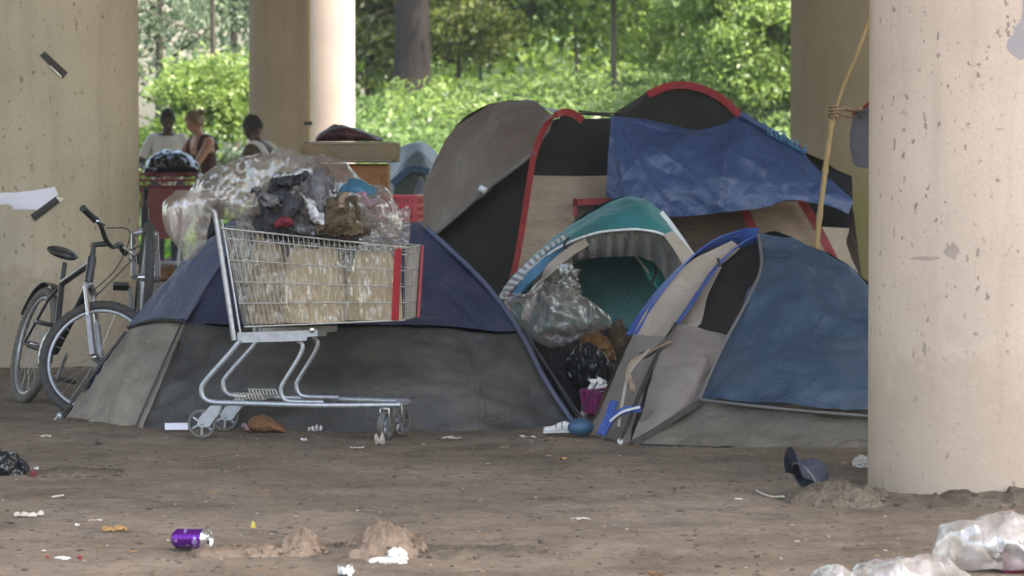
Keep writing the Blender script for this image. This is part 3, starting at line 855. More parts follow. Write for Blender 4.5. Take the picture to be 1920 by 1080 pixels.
MB().sheet([[(120, 784, 17.08), (300, 777, 17.5), (1000, 772, 17.8), (1083, 806, 16.48)],
            [(243, 612, 17.22), (420, 600, 17.5), (850, 600, 17.7), (974, 620, 16.74)],
            [(402, 440, 17.3), (500, 420, 17.5), (740, 420, 17.5), (800, 428, 17.08)],
            [(540, 352, 17.2), (580, 342, 17.2), (640, 342, 17.2), (690, 356, 17.19)]], 40, 40, 0.02, 3, 9).build('back_wall', M['navy'], t)
seam([(262, 806, 16.44), (303, 710, 16.54), (346, 603, 16.66)], 0.008, 'piping', M['grey_dirty'], t)
seam([(346, 603, 16.66), (408, 500, 16.83), (472, 410, 17.0)], 0.007, 'piping', M['navy_light'], t)
seam([(240, 614, 17.17), (290, 600, 16.9), (346, 602, 16.66)], 0.008, 'piping', M['dark'], t)
seam([(1084, 806, 16.45), (1022, 712, 16.56), (974, 621, 16.71), (905, 528, 16.88), (800, 428, 17.04)], 0.013, 'piping', M['navy_light'], t)
seam([(252, 806, 16.43), (296, 705, 16.52), (340, 606, 16.62)], 0.006, 'tent_pole', M['pole'], t)
seam([(108, 788, 17.0), (175, 702, 17.05), (236, 622, 17.12)], 0.007, 'tent_pole', M['pole'], t)
seam([(1100, 797, 16.45), (1035, 700, 16.58), (978, 615, 16.7)], 0.006, 'tent_pole', M['pole'], t)
MB().sheet([[(118, 800, 16.93), (185, 806, 16.7), (264, 815, 16.36)], [(130, 786, 16.98), (200, 790, 16.76), (268, 798, 16.43)]], 20, 5, 0.02, 9).build('mud_flap', M['tan_light'], t)
seam([(262, 813, 16.34), (500, 818, 16.27), (860, 818, 16.27), (1082, 813, 16.36)], 0.006, 'hem', M['dark'], t)  # hem in black, its dark line painting contact shade where wall meets dirt
mb = MB(); mb.tube(crom([P(100, 790, 16.98), P(112, 778, 16.98)], 4), 0.006, 6); mb.ell(P(112, 780, 16.97), (0.014, 0.014, 0.018)); 
q = mb.build('pole_foot', M['steel'], t)
MB().box(P(344, 603, 16.60), (0.035, 0.03, 0.02), (0, 0.4, 0), 0.004).build('clip', M['dark'], t)

# ------------------------------------------------------------------ big family tent
t = thing('family_tent', 'large tan cabin tent with red trim and black mesh under the blue tarp', 'tent', (1.2, 21.3, 0), 'tents')
MB().sheet([[(790, 400, 21.2), (800, 438, 21.0), (815, 440, 20.7)],
            [(800, 330, 21.3), (850, 360, 20.95), (905, 362, 20.6)],
            [(845, 250, 21.4), (905, 270, 21.0), (962, 318, 20.5)],
            [(905, 200, 21.5), (960, 215, 21.1), (1003, 285, 20.45)],
            [(960, 188, 21.6), (1000, 190, 21.3), (1042, 220, 20.7)]], 40, 50, 0.03, 2.2, 3, (1, 1, 1)).build('vestibule', M['taupe'], t)
MB().sheet([[(960, 189, 21.58), (1000, 190, 21.28), (1046, 220, 20.7)], [(930, 192, 22.2), (975, 193, 22.2), (1050, 206, 22.0)]], 12, 8).build('vestibule_top', M['navy_light'], t)
MB().sheet([[(812, 436, 20.85), (905, 360, 20.7), (1000, 292, 20.6)],
            [(830, 520, 20.8), (905, 470, 20.7), (985, 400, 20.6)],
            [(830, 760, 20.75), (900, 700, 20.7), (968, 640, 20.6)]], 30, 30, 0.02, 3).build('mesh_wall', M['mesh'], t)
seam([(812, 440, 20.66), (858, 402, 20.62), (905, 360, 20.56), (960, 318, 20.46), (1003, 285, 20.42)], 0.014, 'hem', M['grey_trim'], t)
MB().box(P(905, 355, 20.52), (0.05, 0.03, 0.04), (0, 0.5, 0), 0.008).build('clip', M['steel'], t)
MB().ribbon([(1092, 226, 20.62), (1072, 212, 20.55), (1048, 213, 20.48), (1022, 238, 20.44), (1003, 285, 20.42), (992, 345, 20.42), (982, 410, 20.42), (972, 470, 20.42), (960, 530, 20.42), (945, 640, 20.42)], 0.04, 50, (0.7, 0.5, 0.6), 0.003).build('red_trim', M['red'], t)
MB().sheet([[(1008, 285, 20.6), (1030, 232, 20.66), (1060, 220, 20.72), (1100, 222, 20.78), (1150, 222, 20.8)],
            [(1000, 330, 20.6), (1030, 330, 20.6), (1060, 330, 20.6), (1100, 330, 20.6), (1150, 330, 20.6)]], 30, 14, 0.01, 4).build('window_mesh', M['mesh'], t)
MB().sheet([[(998, 329, 20.58), (1070, 330, 20.55), (1142, 329, 20.58)],
            [(984, 420, 20.56), (1070, 420, 20.5), (1142, 420, 20.56)],
            [(965, 540, 20.56), (1070, 540, 20.48), (1142, 540, 20.56)],
            [(940, 690, 20.6), (1070, 690, 20.55), (1142, 690, 20.6)]], 30, 40, 0.02, 4, 6, (1, 1, 3)).build('front_wall', M['tan'], t)
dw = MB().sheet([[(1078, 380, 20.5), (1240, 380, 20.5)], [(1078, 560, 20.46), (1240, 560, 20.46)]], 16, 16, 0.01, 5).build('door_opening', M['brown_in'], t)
MB().ribbon([(1145, 377, 20.42), (1110, 378, 20.42), (1074, 380, 20.42)], 0.035, 12, (0, 0, 1), 0.006).build('door_trim', M['red'], t)
MB().ribbon([(1078, 372, 20.42), (1078, 405, 20.42)], 0.022, 6, (1, 0, 0), 0.006).build('door_trim', M['red'], t)
# right hand end of the same tent
MB().sheet([[(1142, 330, 20.62), (1250, 400, 20.6), (1400, 396, 20.6), (1425, 440, 20.6)],
            [(1142, 560, 20.6), (1250, 560, 20.6), (1400, 560, 20.6), (1470, 560, 20.6)],
            [(1142, 690, 20.6), (1250, 690, 20.6), (1400, 690, 20.6), (1520, 690, 20.6)]], 24, 24, 0.02, 3, 2, (1, 1, 3)).build('side_panel', M['brown_in'], t)
MB().sheet([[(1398, 385, 20.58), (1450, 380, 20.56), (1512, 375, 20.58)],
            [(1430, 455, 20.56), (1490, 450, 20.54), (1560, 470, 20.58)],
            [(1490, 620, 20.56), (1540, 620, 20.54), (1640, 620, 20.58)]], 24, 24, 0.02, 3, 2, (1, 1, 3)).build('side_panel', M['tan'], t)
MB().ribbon([(1392, 386, 20.5), (1406, 415, 20.48), (1418, 445, 20.46), (1440, 520, 20.46)], 0.045, 14, (1, 0, 0.3), 0.003).build('red_trim', M['red'], t)
MB().ribbon([(1500, 372, 20.5), (1522, 408, 20.48), (1545, 450, 20.46), (1590, 540, 20.46)], 0.045, 14, (1, 0, 0.3), 0.003).build('red_trim', M['red'], t)
MB().sheet([[(1535, 425, 20.8), (1592, 428, 20.9)], [(1560, 480, 20.8), (1594, 480, 20.9)], [(1600, 640, 20.8), (1680, 640, 20.9)]], 12, 12, 0.01).build('side_panel', M['tan_light'], t)
MB().sheet([[(1490, 288, 21.2), (1545, 312, 21.1), (1597, 330, 21.0)],
            [(1490, 350, 21.15), (1545, 370, 21.05), (1597, 380, 20.95)],
            [(1500, 425, 21.1), (1545, 427, 21.0), (1592, 427, 20.9)]], 16, 16, 0.02, 3).build('rear_mesh', M['dark'], t)
# high dome behind the tarp
MB().sheet([[(1150, 222, 21.0), (1180, 204, 21.1), (1215, 178, 21.2), (1260, 162, 21.25), (1310, 168, 21.25), (1350, 188, 21.2), (1392, 224, 21.1), (1470, 275, 21.0)],
            [(1150, 300, 20.95), (1200, 300, 20.9), (1240, 300, 20.88), (1280, 300, 20.88), (1320, 300, 20.88), (1370, 300, 20.9), (1410, 300, 20.9), (1500, 320, 20.95)],
            [(1150, 420, 20.8), (1200, 420, 20.8), (1240, 420, 20.8), (1280, 420, 20.8), (1320, 420, 20.8), (1370, 420, 20.8), (1410, 420, 20.8), (1540, 430, 20.85)]],
           50, 24, 0.03, 2.5, 3).build('dome_mesh', M['mesh'], t)
MB().ribbon([(1158, 214, 21.0), (1185, 198, 21.1), (1218, 176, 21.2)], 0.035, 16, (0, 0.5, 1), 0.003).build('pole_sleeve', M['dark'], t)
MB().ribbon([(1215, 178, 21.18), (1250, 163, 21.2), (1285, 160, 21.22), (1325, 170, 21.2), (1362, 192, 21.15), (1396, 226, 21.1), (1440, 262, 21.05)], 0.046, 40, (0, 0.5, 1), 0.003).build('red_trim', M['red'], t)
MB().sheet([[(1150, 214, 21.02), (1215, 176, 21.22), (1285, 158, 21.26), (1360, 188, 21.2), (1440, 250, 21.1), (1597, 330, 21.0)],
            [(1150, 280, 23.2), (1215, 260, 23.3), (1285, 250, 23.3), (1360, 260, 23.3), (1440, 300, 23.2), (1597, 360, 23.0)],
            [(1140, 560, 23.8), (1215, 560, 23.8), (1285, 560, 23.8), (1360, 560, 23.8), (1440, 560, 23.8), (1620, 560, 23.8)]], 30, 20, 0.02).build('roof', M['taupe'], t)
seam([(1072, 212, 20.7), (1100, 214, 20.8), (1156, 218, 21.0)], 0.006, 'ridge_cord', M['cord_blk'], t, 10)
seam([(1085, 208, 20.7), (1120, 212, 20.8), (1165, 213, 21.0)], 0.005, 'ridge_cord', M['cord_blk'], t, 10)
MB().sheet([[(1048, 214, 20.75), (1100, 224, 20.85), (1150, 226, 20.95)], [(1050, 260, 22.8), (1100, 262, 22.8), (1150, 262, 22.8)], [(1040, 560, 23.6), (1100, 560, 23.6), (1150, 560, 23.6)]], 12, 12).build('roof', M['mesh'], t)
MB().sheet([[(960, 189, 21.62), (905, 200, 21.55), (845, 250, 21.45), (792, 390, 21.25)], [(1000, 300, 23.4), (930, 300, 23.4), (880, 330, 23.3), (815, 420, 23.2)], [(1000, 560, 23.6), (930, 560, 23.6), (880, 560, 23.5), (815, 560, 23.4)]], 16, 16).build('roof', M['taupe'], t)

# blue tarp
mb = MB()
mb.sheet([[(1146, 216, 20.42), (1200, 222, 20.5), (1255, 232, 20.52), (1310, 245, 20.5), (1352, 236, 20.5), (1388, 216, 20.5), (1425, 238, 20.48), (1468, 262, 20.46), (1508, 284, 20.42)],
          [(1143, 262, 20.36), (1200, 275, 20.3), (1262, 285, 20.28), (1315, 290, 20.25), (1360, 285, 20.25), (1405, 275, 20.27), (1450, 290, 20.27), (1492, 305, 20.27), (1535, 318, 20.3)],
          [(1140, 315, 20.32), (1200, 325, 20.22), (1262, 330, 20.2), (1315, 330, 20.16), (1365, 330, 20.15), (1412, 325, 20.17), (1462, 330, 20.18), (1510, 340, 20.2), (1572, 352, 20.24)],
          [(1138, 350, 20.3), (1200, 368, 20.16), (1262, 376, 20.14), (1320, 374, 20.12), (1370, 370, 20.1), (1420, 362, 20.12), (1475, 358, 20.14), (1540, 365, 20.16), (1597, 376, 20.2)],
          [(1137, 368, 20.3), (1190, 392, 20.14), (1255, 406, 20.12), (1320, 402, 20.1), (1380, 396, 20.08), (1430, 390, 20.1), (1480, 376, 20.12), (1545, 384, 20.14), (1590, 402, 20.18)]],
         150, 80, 0.022, 1.7, 3.3, (1.0, 1, 1.3), True)
for i, q in enumerate(mb.v):
    s1 = (q.x - 0.55) * 0.75 + (q.z - 1.4) * 1.0
    q.y += 0.011 * math.sin(s1 * 30 + 3 * noise.noise(q * 2)) * max(0, 0.5 + noise.noise(Vector((q.x * 2, q.z * 2, 8)))) * (1 if q.x < 1.2 else 0.5)
    q.y += 0.004 * noise.noise(Vector((q.x * 22, 0, q.z * 22)))
    for (cx_, cz_, k_, a_) in ((P(1146, 212, 20.4).x, P(1146, 212, 20.4).z, 17, 0.030), (P(1392, 205, 20.4).x, P(1392, 205, 20.4).z, 9, 0.022)):
        th_ = math.atan2(cz_ - q.z, q.x - cx_) + 0.12 * noise.noise(Vector((q.x * 2.5, q.z * 2.5, k_)))
        ds_ = math.hypot(q.x - cx_, q.z - cz_)
        q.y -= a_ * (1 - abs(math.sin(th_ * k_ * 0.5 + 0.6))) ** 2.2 * min(1, ds_ * 4) * max(0, 1 - ds_ / 1.1)
tp = mb.build('tarpaulin', M['tarp']); tag(tp, 'crumpled blue plastic tarpaulin draped over the large tan tent', 'tarp')
MB().ribbon([(1388, 214, 20.44), (1425, 236, 20.44), (1468, 262, 20.43), (1510, 287, 20.4)], 0.03, 30, (0, 0.6, 1), 0.01).build('hem', M['tarp'], tp)
mb = MB()
for k in range(16):
    f = k / 15
    q = P(1440 + 68 * f, 252 + 36 * f, 20.4)
    mb.tube([q, q + Vector((rng.uniform(-.02, .02), -.01, rng.uniform(.01, .045))), q + Vector((rng.uniform(-.03, .03), -.01, rng.uniform(.02, .07)))], 0.004, 4)
fr = mb.build('frayed_edge', M['blue_strip'], tp)

# ------------------------------------------------------------------ teal tent
t = thing('small_tent', 'small teal tent with grey valance standing open beneath the blue tarp', 'tent', (0.6, 18.2, 0), 'tents')
MB().sheet([[(958, 522, 18.3), (1000, 482, 18.25), (1060, 432, 18.2), (1115, 392, 18.2), (1165, 370, 18.2), (1205, 372, 18.2), (1240, 402, 18.2), (1275, 452, 18.2), (1300, 488, 18.2)],
            [(952, 530, 18.1), (998, 492, 18.0), (1050, 450, 17.95), (1112, 415, 17.92), (1165, 398, 17.9), (1205, 396, 17.9), (1243, 420, 17.92), (1277, 460, 17.95), (1300, 490, 18.0)],
            [(945, 543, 17.95), (990, 505, 17.85), (1044, 466, 17.8), (1110, 440, 17.76), (1165, 432, 17.74), (1205, 432, 17.74), (1243, 440, 17.76), (1275, 468, 17.8), (1300, 494, 17.9)]],
           70, 24, 0.02, 4, 5).build('canopy', M['teal'], t)
MB().sheet([[(958, 521, 18.32), (1060, 431, 18.22), (1115, 391, 18.22), (1165, 369, 18.22), (1205, 371, 18.22), (1240, 401, 18.22), (1300, 487, 18.22)],
            [(958, 560, 19.6), (1060, 520, 19.6), (1115, 490, 19.6), (1165, 470, 19.6), (1205, 470, 19.6), (1240, 500, 19.6), (1300, 560, 19.6)],
            [(958, 680, 19.7), (1060, 680, 19.7), (1115, 680, 19.7), (1165, 680, 19.7), (1205, 680, 19.7), (1240, 680, 19.7), (1320, 680, 19.7)]], 40, 20, 0.02).build('rear_wall', M['teal'], t)
mb = MB().sheet([[(985, 512, 17.84), (1044, 468, 17.79), (1110, 441, 17.75), (1165, 433, 17.73), (1205, 433, 17.73), (1243, 442, 17.75), (1272, 470, 17.79), (1290, 500, 17.84)],
            [(995, 535, 17.86), (1050, 500, 17.82), (1110, 470, 17.79), (1160, 462, 17.78), (1205, 460, 17.78), (1240, 475, 17.8), (1262, 505, 17.83), (1280, 530, 17.86)],
            [(1012, 560, 17.88), (1060, 512, 17.86), (1092, 487, 17.84), (1160, 481, 17.83), (1200, 482, 17.83), (1232, 498, 17.84), (1250, 530, 17.86), (1258, 560, 17.88)]], 160, 14)
for i, q in enumerate(mb.v):
    f = (i // 160) / 13
    q.y += 0.016 * math.sin(q.x * 95 + 3 * noise.noise(Vector((q.x * 6, 0, 0)))) * (0.3 + f)
mb.build('valance', M['valance'], t)
seam([(985, 511, 17.81), (1044, 466, 17.76), (1110, 439, 17.72), (1165, 431, 17.7), (1205, 431, 17.7), (1243, 440, 17.72), (1275, 468, 17.76)], 0.006, 'piping', M['white_trim'], t, 50)
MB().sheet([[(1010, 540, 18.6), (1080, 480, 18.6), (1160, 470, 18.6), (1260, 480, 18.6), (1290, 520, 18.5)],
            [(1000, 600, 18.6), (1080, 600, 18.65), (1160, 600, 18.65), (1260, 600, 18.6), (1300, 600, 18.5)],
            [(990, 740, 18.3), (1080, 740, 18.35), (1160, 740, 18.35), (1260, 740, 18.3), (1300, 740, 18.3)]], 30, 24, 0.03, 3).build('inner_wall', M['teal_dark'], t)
MB().sheet([[(1196, 478, 18.5), (1225, 484, 18.5), (1262, 505, 18.45)], [(1210, 515, 18.5), (1235, 530, 18.5), (1262, 540, 18.45)], [(1232, 540, 18.5), (1245, 548, 18.5), (1262, 552, 18.45)]], 14, 12).build('inner_window', M['teal_bright'], t)
seam([(1192, 480, 18.3), (1206, 498, 18.3), (1216, 512, 18.3)], 0.005, 'tie_loop', M['white_trim'], t, 8)
seam([(1228, 484, 18.35), (1230, 510, 18.35), (1222, 530, 18.35)], 0.007, 'tie_loop', M['dark'], t, 8)
MB().ribbon([(1064, 446, 17.86), (1030, 470, 17.84), (985, 508, 17.84), (940, 556, 17.86), (905, 610, 17.9)], 0.05, 30, (0.5, 0, 0.7), 0.006).build('side_strip', M['stripe'], t)
MB().ribbon([(1072, 452, 17.8), (1035, 480, 17.78), (995, 520, 17.78), (955, 566, 17.8), (925, 610, 17.82)], 0.045, 30, (0.5, 0, 0.7), 0.006).build('side_strip', M['blue_strip'], t)
MB().ribbon([(1100, 452, 17.76), (1060, 478, 17.74), (1025, 512, 17.74), (1000, 550, 17.76), (985, 600, 17.78)], 0.045, 30, (0.5, 0, 0.7), 0.006).build('side_strip', M['tan_light'], t)
MB().ribbon([(1240, 398, 17.86), (1262, 425, 17.84), (1300, 480, 17.84), (1315, 505, 17.84)], 0.02, 20, (0.7, 0, 0.5), 0.006).build('side_strip', M['white_trim'], t)
MB().sheet([[(1244, 440, 17.7), (1262, 432, 17.72)], [(1270, 478, 17.7), (1288, 462, 17.72)], [(1285, 506, 17.7), (1308, 488, 17.72)]], 8, 14).build('side_strip', M['tan_light'], t)
seam([(1066, 446, 17.74), (1058, 458, 17.7), (1062, 466, 17.68)], 0.006, 'tie_loop', M['dark'], t, 8)
MB().box(P(1292, 500, 17.6), (0.03, 0.02, 0.05), (0, 0.5, 0), 0.005).build('buckle', M['chrome'], t)
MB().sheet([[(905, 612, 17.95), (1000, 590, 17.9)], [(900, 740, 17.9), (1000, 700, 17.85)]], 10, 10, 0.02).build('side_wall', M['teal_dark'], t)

# ------------------------------------------------------------------ blue and tan dome tent at the right
t = thing('dome_tent', 'dome tent with slate blue flysheet and tan door panels beside the nearest pillar', 'tent', (1.3, 16.2, 0), 'tents')
MB().sheet([[(1423, 438, 16.55), (1470, 440, 16.5), (1530, 462, 16.45), (1590, 498, 16.4), (1650, 545, 16.3), (1760, 650, 16.2)],
            [(1428, 495, 16.25), (1480, 510, 16.1), (1540, 530, 16.05), (1600, 560, 16.0), (1670, 600, 15.95), (1800, 690, 15.9)],
            [(1402, 560, 16.02), (1460, 590, 15.85), (1530, 610, 15.8), (1600, 635, 15.75), (1690, 660, 15.7), (1830, 730, 15.7)],
            [(1352, 655, 15.86), (1430, 675, 15.68), (1520, 695, 15.6), (1610, 705, 15.56), (1710, 720, 15.55), (1850, 760, 15.6)],
            [(1312, 748, 15.72), (1400, 758, 15.56), (1500, 768, 15.48), (1600, 776, 15.42), (1720, 784, 15.4), (1870, 790, 15.5)]],
           80, 70, 0.06, 2.4, 12, (1, 1, 1)).build('rainfly', M['blue_fly'], t)
MB().sheet([[(1312, 752, 15.74), (1400, 762, 15.6), (1500, 772, 15.52), (1600, 780, 15.46), (1720, 788, 15.44), (1870, 794, 15.54)],
            [(1250, 795, 15.66), (1360, 805, 15.54), (1480, 810, 15.46), (1600, 815, 15.4), (1720, 820, 15.38), (1870, 820, 15.5)],
            [(1182, 832, 15.6), (1320, 838, 15.45), (1470, 842, 15.35), (1600, 845, 15.3), (1720, 846, 15.28), (1880, 842, 15.4)]],
           70, 20, 0.03, 4, 2).build('base_wall', M['base_grey'], t)
seam([(1178, 836, 15.56), (1300, 841, 15.43), (1420, 846, 15.33), (1600, 849, 15.26), (1700, 850, 15.25)], 0.012, 'floor_hem_shade', M['dark'], t)  # black hem, doubles as painted contact shade under the base wall
seam([(1422, 440, 16.5), (1427, 500, 16.2), (1402, 562, 15.98), (1352, 655, 15.82), (1312, 749, 15.68)], 0.007, 'piping', M['grey_trim'], t, 40)
seam([(1312, 749, 15.68), (1400, 760, 15.52), (1500, 770, 15.44), (1600, 778, 15.38), (1720, 786, 15.36)], 0.007, 'piping', M['grey_trim'], t, 30)
MB().ribbon([(1316, 752, 15.68), (1280, 775, 15.64), (1230, 806, 15.6), (1184, 832, 15.56)], 0.022, 16, (0, 0, 1), 0.005).build('seam_tape', M['grey_dark'], t)
MB().sheet([[(1424, 440, 16.6), (1424, 470, 16.5), (1426, 505, 16.32)],
            [(1362, 474, 16.5), (1385, 510, 16.35), (1402, 562, 16.1)],
            [(1322, 532, 16.35), (1345, 560, 16.2), (1378, 600, 16.05)],
            [(1308, 615, 16.1), (1335, 622, 16.05), (1366, 634, 16.0)]], 20, 26, 0.01, 4).build('mesh_window', M['mesh'], t)
MB().sheet([[(1262, 600, 16.05), (1300, 612, 16.02), (1345, 624, 15.98), (1368, 632, 15.95)],
            [(1230, 680, 15.85), (1270, 685, 15.8), (1310, 690, 15.78), (1342, 690, 15.84)],
            [(1205, 755, 15.72), (1240, 755, 15.68), (1280, 752, 15.68), (1316, 750, 15.74)],
            [(1180, 832, 15.6), (1210, 815, 15.6), (1255, 790, 15.64), (1314, 752, 15.73)]], 30, 34, 0.025, 4, 7).build('door_panel', M['mauve'], t)
MB().sheet([[(1348, 494, 16.4), (1351, 497, 16.4), (1354, 500, 16.4)],
            [(1312, 540, 16.3), (1320, 546, 16.28), (1328, 550, 16.27)],
            [(1280, 580, 16.2), (1298, 590, 16.15), (1318, 594, 16.14)],
            [(1238, 610, 16.2), (1275, 640, 16.05), (1308, 625, 16.1)]], 16, 22, 0.01, 4).build('door_panel', M['tan_light'], t)
MB().sheet([[(1372, 452, 16.5), (1380, 458, 16.48), (1388, 466, 16.46)],
            [(1292, 492, 16.36), (1318, 512, 16.34), (1340, 508, 16.33)],
            [(1222, 570, 16.22), (1262, 580, 16.17), (1298, 572, 16.12)],
            [(1184, 636, 16.14), (1218, 640, 16.07), (1256, 640, 15.98)],
            ], 20, 30, 0.012, 4).build('end_panel', M['tan_light'], t)
MB().sheet([[(1192, 630, 16.14), (1222, 632, 16.04), (1252, 634, 15.96)],
            [(1150, 710, 16.2), (1185, 715, 16.0), (1222, 700, 15.86)],
            [(1118, 780, 16.25), (1150, 790, 16.0), (1198, 780, 15.72)],
            [(1098, 815, 16.2), (1130, 825, 15.95), (1178, 834, 15.6)]], 24, 34, 0.02, 4, 5).build('end_panel', M['mauve'], t)
MB().ribbon([(1421, 440, 16.55), (1380, 444, 16.52), (1335, 458, 16.45), (1290, 488, 16.38), (1250, 530, 16.3), (1212, 580, 16.22), (1184, 628, 16.16)], 0.072, 50, (0.75, -0.2, 0.65), 0.003).build('pole_sleeve', M['blue_sleeve'], t)
MB().ribbon([(1421, 446, 16.5), (1385, 462, 16.46), (1352, 490, 16.38), (1318, 535, 16.25), (1292, 575, 16.12), (1268, 608, 16.02)], 0.042, 40, (0.75, -0.2, 0.65), 0.003).build('pole_sleeve', M['blue_sleeve'], t)
seam([(1268, 606, 15.98), (1240, 650, 15.88), (1205, 730, 15.75), (1165, 825, 15.6)], 0.006, 'tent_pole', M['pole'], t)
MB().ribbon([(1266, 612, 15.97), (1250, 636, 15.92), (1222, 660, 15.86), (1200, 668, 15.84)], 0.03, 14, (0.6, 0, 0.7), 0.006).build('sleeve_end', M['grey_dark'], t)
MB().ribbon([(1255, 640, 15.9), (1215, 660, 15.84), (1186, 680, 15.8), (1176, 712, 15.76), (1188, 735, 15.73), (1178, 700, 15.72)], 0.02, 40, (1, 0, 0.2), 0.003).build('webbing', M['tan'], t)
MB().ribbon([(1218, 655, 15.84), (1180, 700, 15.76), (1166, 760, 15.7), (1160, 800, 15.66)], 0.012, 30, (1, 0, 0.2), 0.003).build('webbing', M['tan_light'], t)
MB().ribbon([(1130, 815, 15.72), (1148, 785, 15.7), (1170, 770, 15.66), (1202, 766, 15.64)], 0.03, 30, (0.3, 0, 1), 0.004).build('webbing', M['blue_sleeve'], t)
MB().ribbon([(1144, 790, 15.67), (1168, 772, 15.63), (1200, 763, 15.61)], 0.01, 20, (0.3, 0, 1), 0.003).build('webbing', M['white_trim'], t)
MB().ribbon([(1152, 752, 15.86), (1140, 785, 15.8), (1126, 815, 15.76)], 0.035, 20, (1, 0, 0.2), 0.004).build('webbing', M['blue_sleeve'], t)
mb = MB()
mb.ell(P(1163, 828, 15.56), (0.012, 0.012, 0.014)); 
mb.build('knot', M['white_trim'], t)
MB().ribbon([(1346, 484, 16.3), (1350, 500, 16.3)], 0.012, 6, (1, 0, 0)).build('clip', M['dark'], t)
MB().sheet([[(1423, 438, 16.56), (1470, 440, 16.52), (1590, 498, 16.42), (1760, 650, 16.25)],
            [(1400, 470, 17.1), (1470, 480, 17.3), (1590, 540, 17.3), (1760, 660, 17.1)],
            [(1280, 560, 17.3), (1450, 600, 17.7), (1600, 620, 17.7), (1780, 700, 17.4)],
            [(1160, 765, 17.2), (1440, 760, 17.8), (1600, 760, 17.8), (1800, 770, 17.4)]], 30, 30, 0.02).build('back_wall', M['blue_fly'], t)
MB().sheet([[(1421, 440, 16.58), (1400, 470, 17.1)], [(1290, 490, 16.42), (1290, 520, 17.0)], [(1184, 628, 16.2), (1200, 660, 17.1)], [(1100, 812, 16.25), (1160, 765, 17.2)]], 8, 30, 0.01).build('end_wall', M['tan_light'], t)

# ------------------------------------------------------------------ pale grey tent far behind, hanging grey fly behind the pillar
t = thing('dome_tent', 'small grey blue dome tent beyond the stacked mattress', 'tent', P(765, 277, 27).xy.to_3d(), 'tents')
MB().sheet([[(690, 400, 27), (735, 300, 27), (765, 270, 27.3), (800, 272, 27.4), (850, 330, 27.3)],
            [(700, 430, 26.4), (740, 345, 26.3), (770, 312, 26.3), (800, 312, 26.3), (840, 370, 26.6)],
            [(690, 560, 26.0), (740, 560, 25.9), (770, 560, 25.9), (800, 560, 25.9), (850, 560, 26.2)]], 30, 24, 0.03, 3).build('canopy', fabric('steel_grey_nylon', (0.13, 0.15, 0.19), 0.5), t)
MB().sheet([[(740, 345, 26.2), (775, 322, 26.2), (800, 325, 26.2)], [(735, 400, 26.1), (770, 400, 26.1), (800, 400, 26.1)]], 12, 12).build('mesh_window', fabric('grey_green_mesh', (0.05, 0.065, 0.05), 0.7), t)
MB().ribbon([(735, 345, 26.15), (770, 318, 26.15), (805, 322, 26.15)], 0.05, 20, (0, 0, 1)).build('trim', fabric('deep_blue_trim', (0.03, 0.06, 0.12), 0.6), t)

t = thing('hanging_tent_fly', 'grey fabric with a red edge tied up to the cane behind the nearest pillar', 'tent fly', (1.7, 17.6, 0.6))
MB().sheet([[(1597, 218, 17.7), (1618, 205, 17.65), (1650, 180, 17.6), (1700, 160, 17.6)],
            [(1596, 260, 17.72), (1616, 262, 17.66), (1650, 262, 17.6), (1700, 262, 17.6)],
            [(1598, 302, 17.72), (1606, 312, 17.68), (1650, 320, 17.6), (1700, 330, 17.6)]], 20, 20, 0.02, 4).build('fly', fabric('violet_grey_nylon', (0.10, 0.09, 0.105), 0.6), t)
seam([(1596, 216, 17.66), (1618, 203, 17.61), (1650, 178, 17.56), (1700, 158, 17.56)], 0.007, 'red_edge', M['red'], t, 12)

# cane pole and its rope
t = thing('cane_pole', 'tall jointed cane pole leaning up behind the blue and tan tent', 'pole', P(1530, 277, 17.3).xy.to_3d())
a, b_ = P(1527, 500, 17.3), P(1565, 205, 17.35)
a0 = a + (a - b_) * 0.9; a0.z = 0.0
path = crom([P(1512, 760, 17.3), P(1531, 470, 17.3), P(1546, 330, 17.32), P(1564, 200, 17.35)], 40)
path[0].z = max(0, path[0].z)
MB().tube(path, [0.0125 + 0.003 * (i % 9 == 0) for i in range(40)], 10).build('lower_cane', M['cane'], t)
MB().tube(crom([P(1561, 225, 17.33), P(1580, 165, 17.36), P(1605, 105, 17.4), P(1640, 10, 17.45), P(1668, -70, 17.5)], 30), [0.0085 + 0.002 * (i % 8 == 0) for i in range(30)], 8).build('upper_cane', M['cane'], t)
mb = MB()
mb.tube([P(1562, 210, 17.33) + Vector((0.022 * math.cos(a_ * 0.9), 0.022 * math.sin(a_ * 0.9), -0.03 + 0.0022 * a_)) for a_ in range(28)], 0.005, 6)
mb.tube(crom(pts([(1568, 206, 17.33), (1582, 203, 17.5), (1600, 206, 17.6), (1618, 204, 17.6)]), 14), 0.011, 6)
mb.tube(crom(pts([(1568, 210, 17.33), (1580, 216, 17.5), (1598, 218, 17.65)]), 14), 0.007, 6)
r_ = mb.build('rope_lashing', M['rope']); tag(r_, 'twisted brown rope tied from the cane joint to the grey fabric', 'rope')

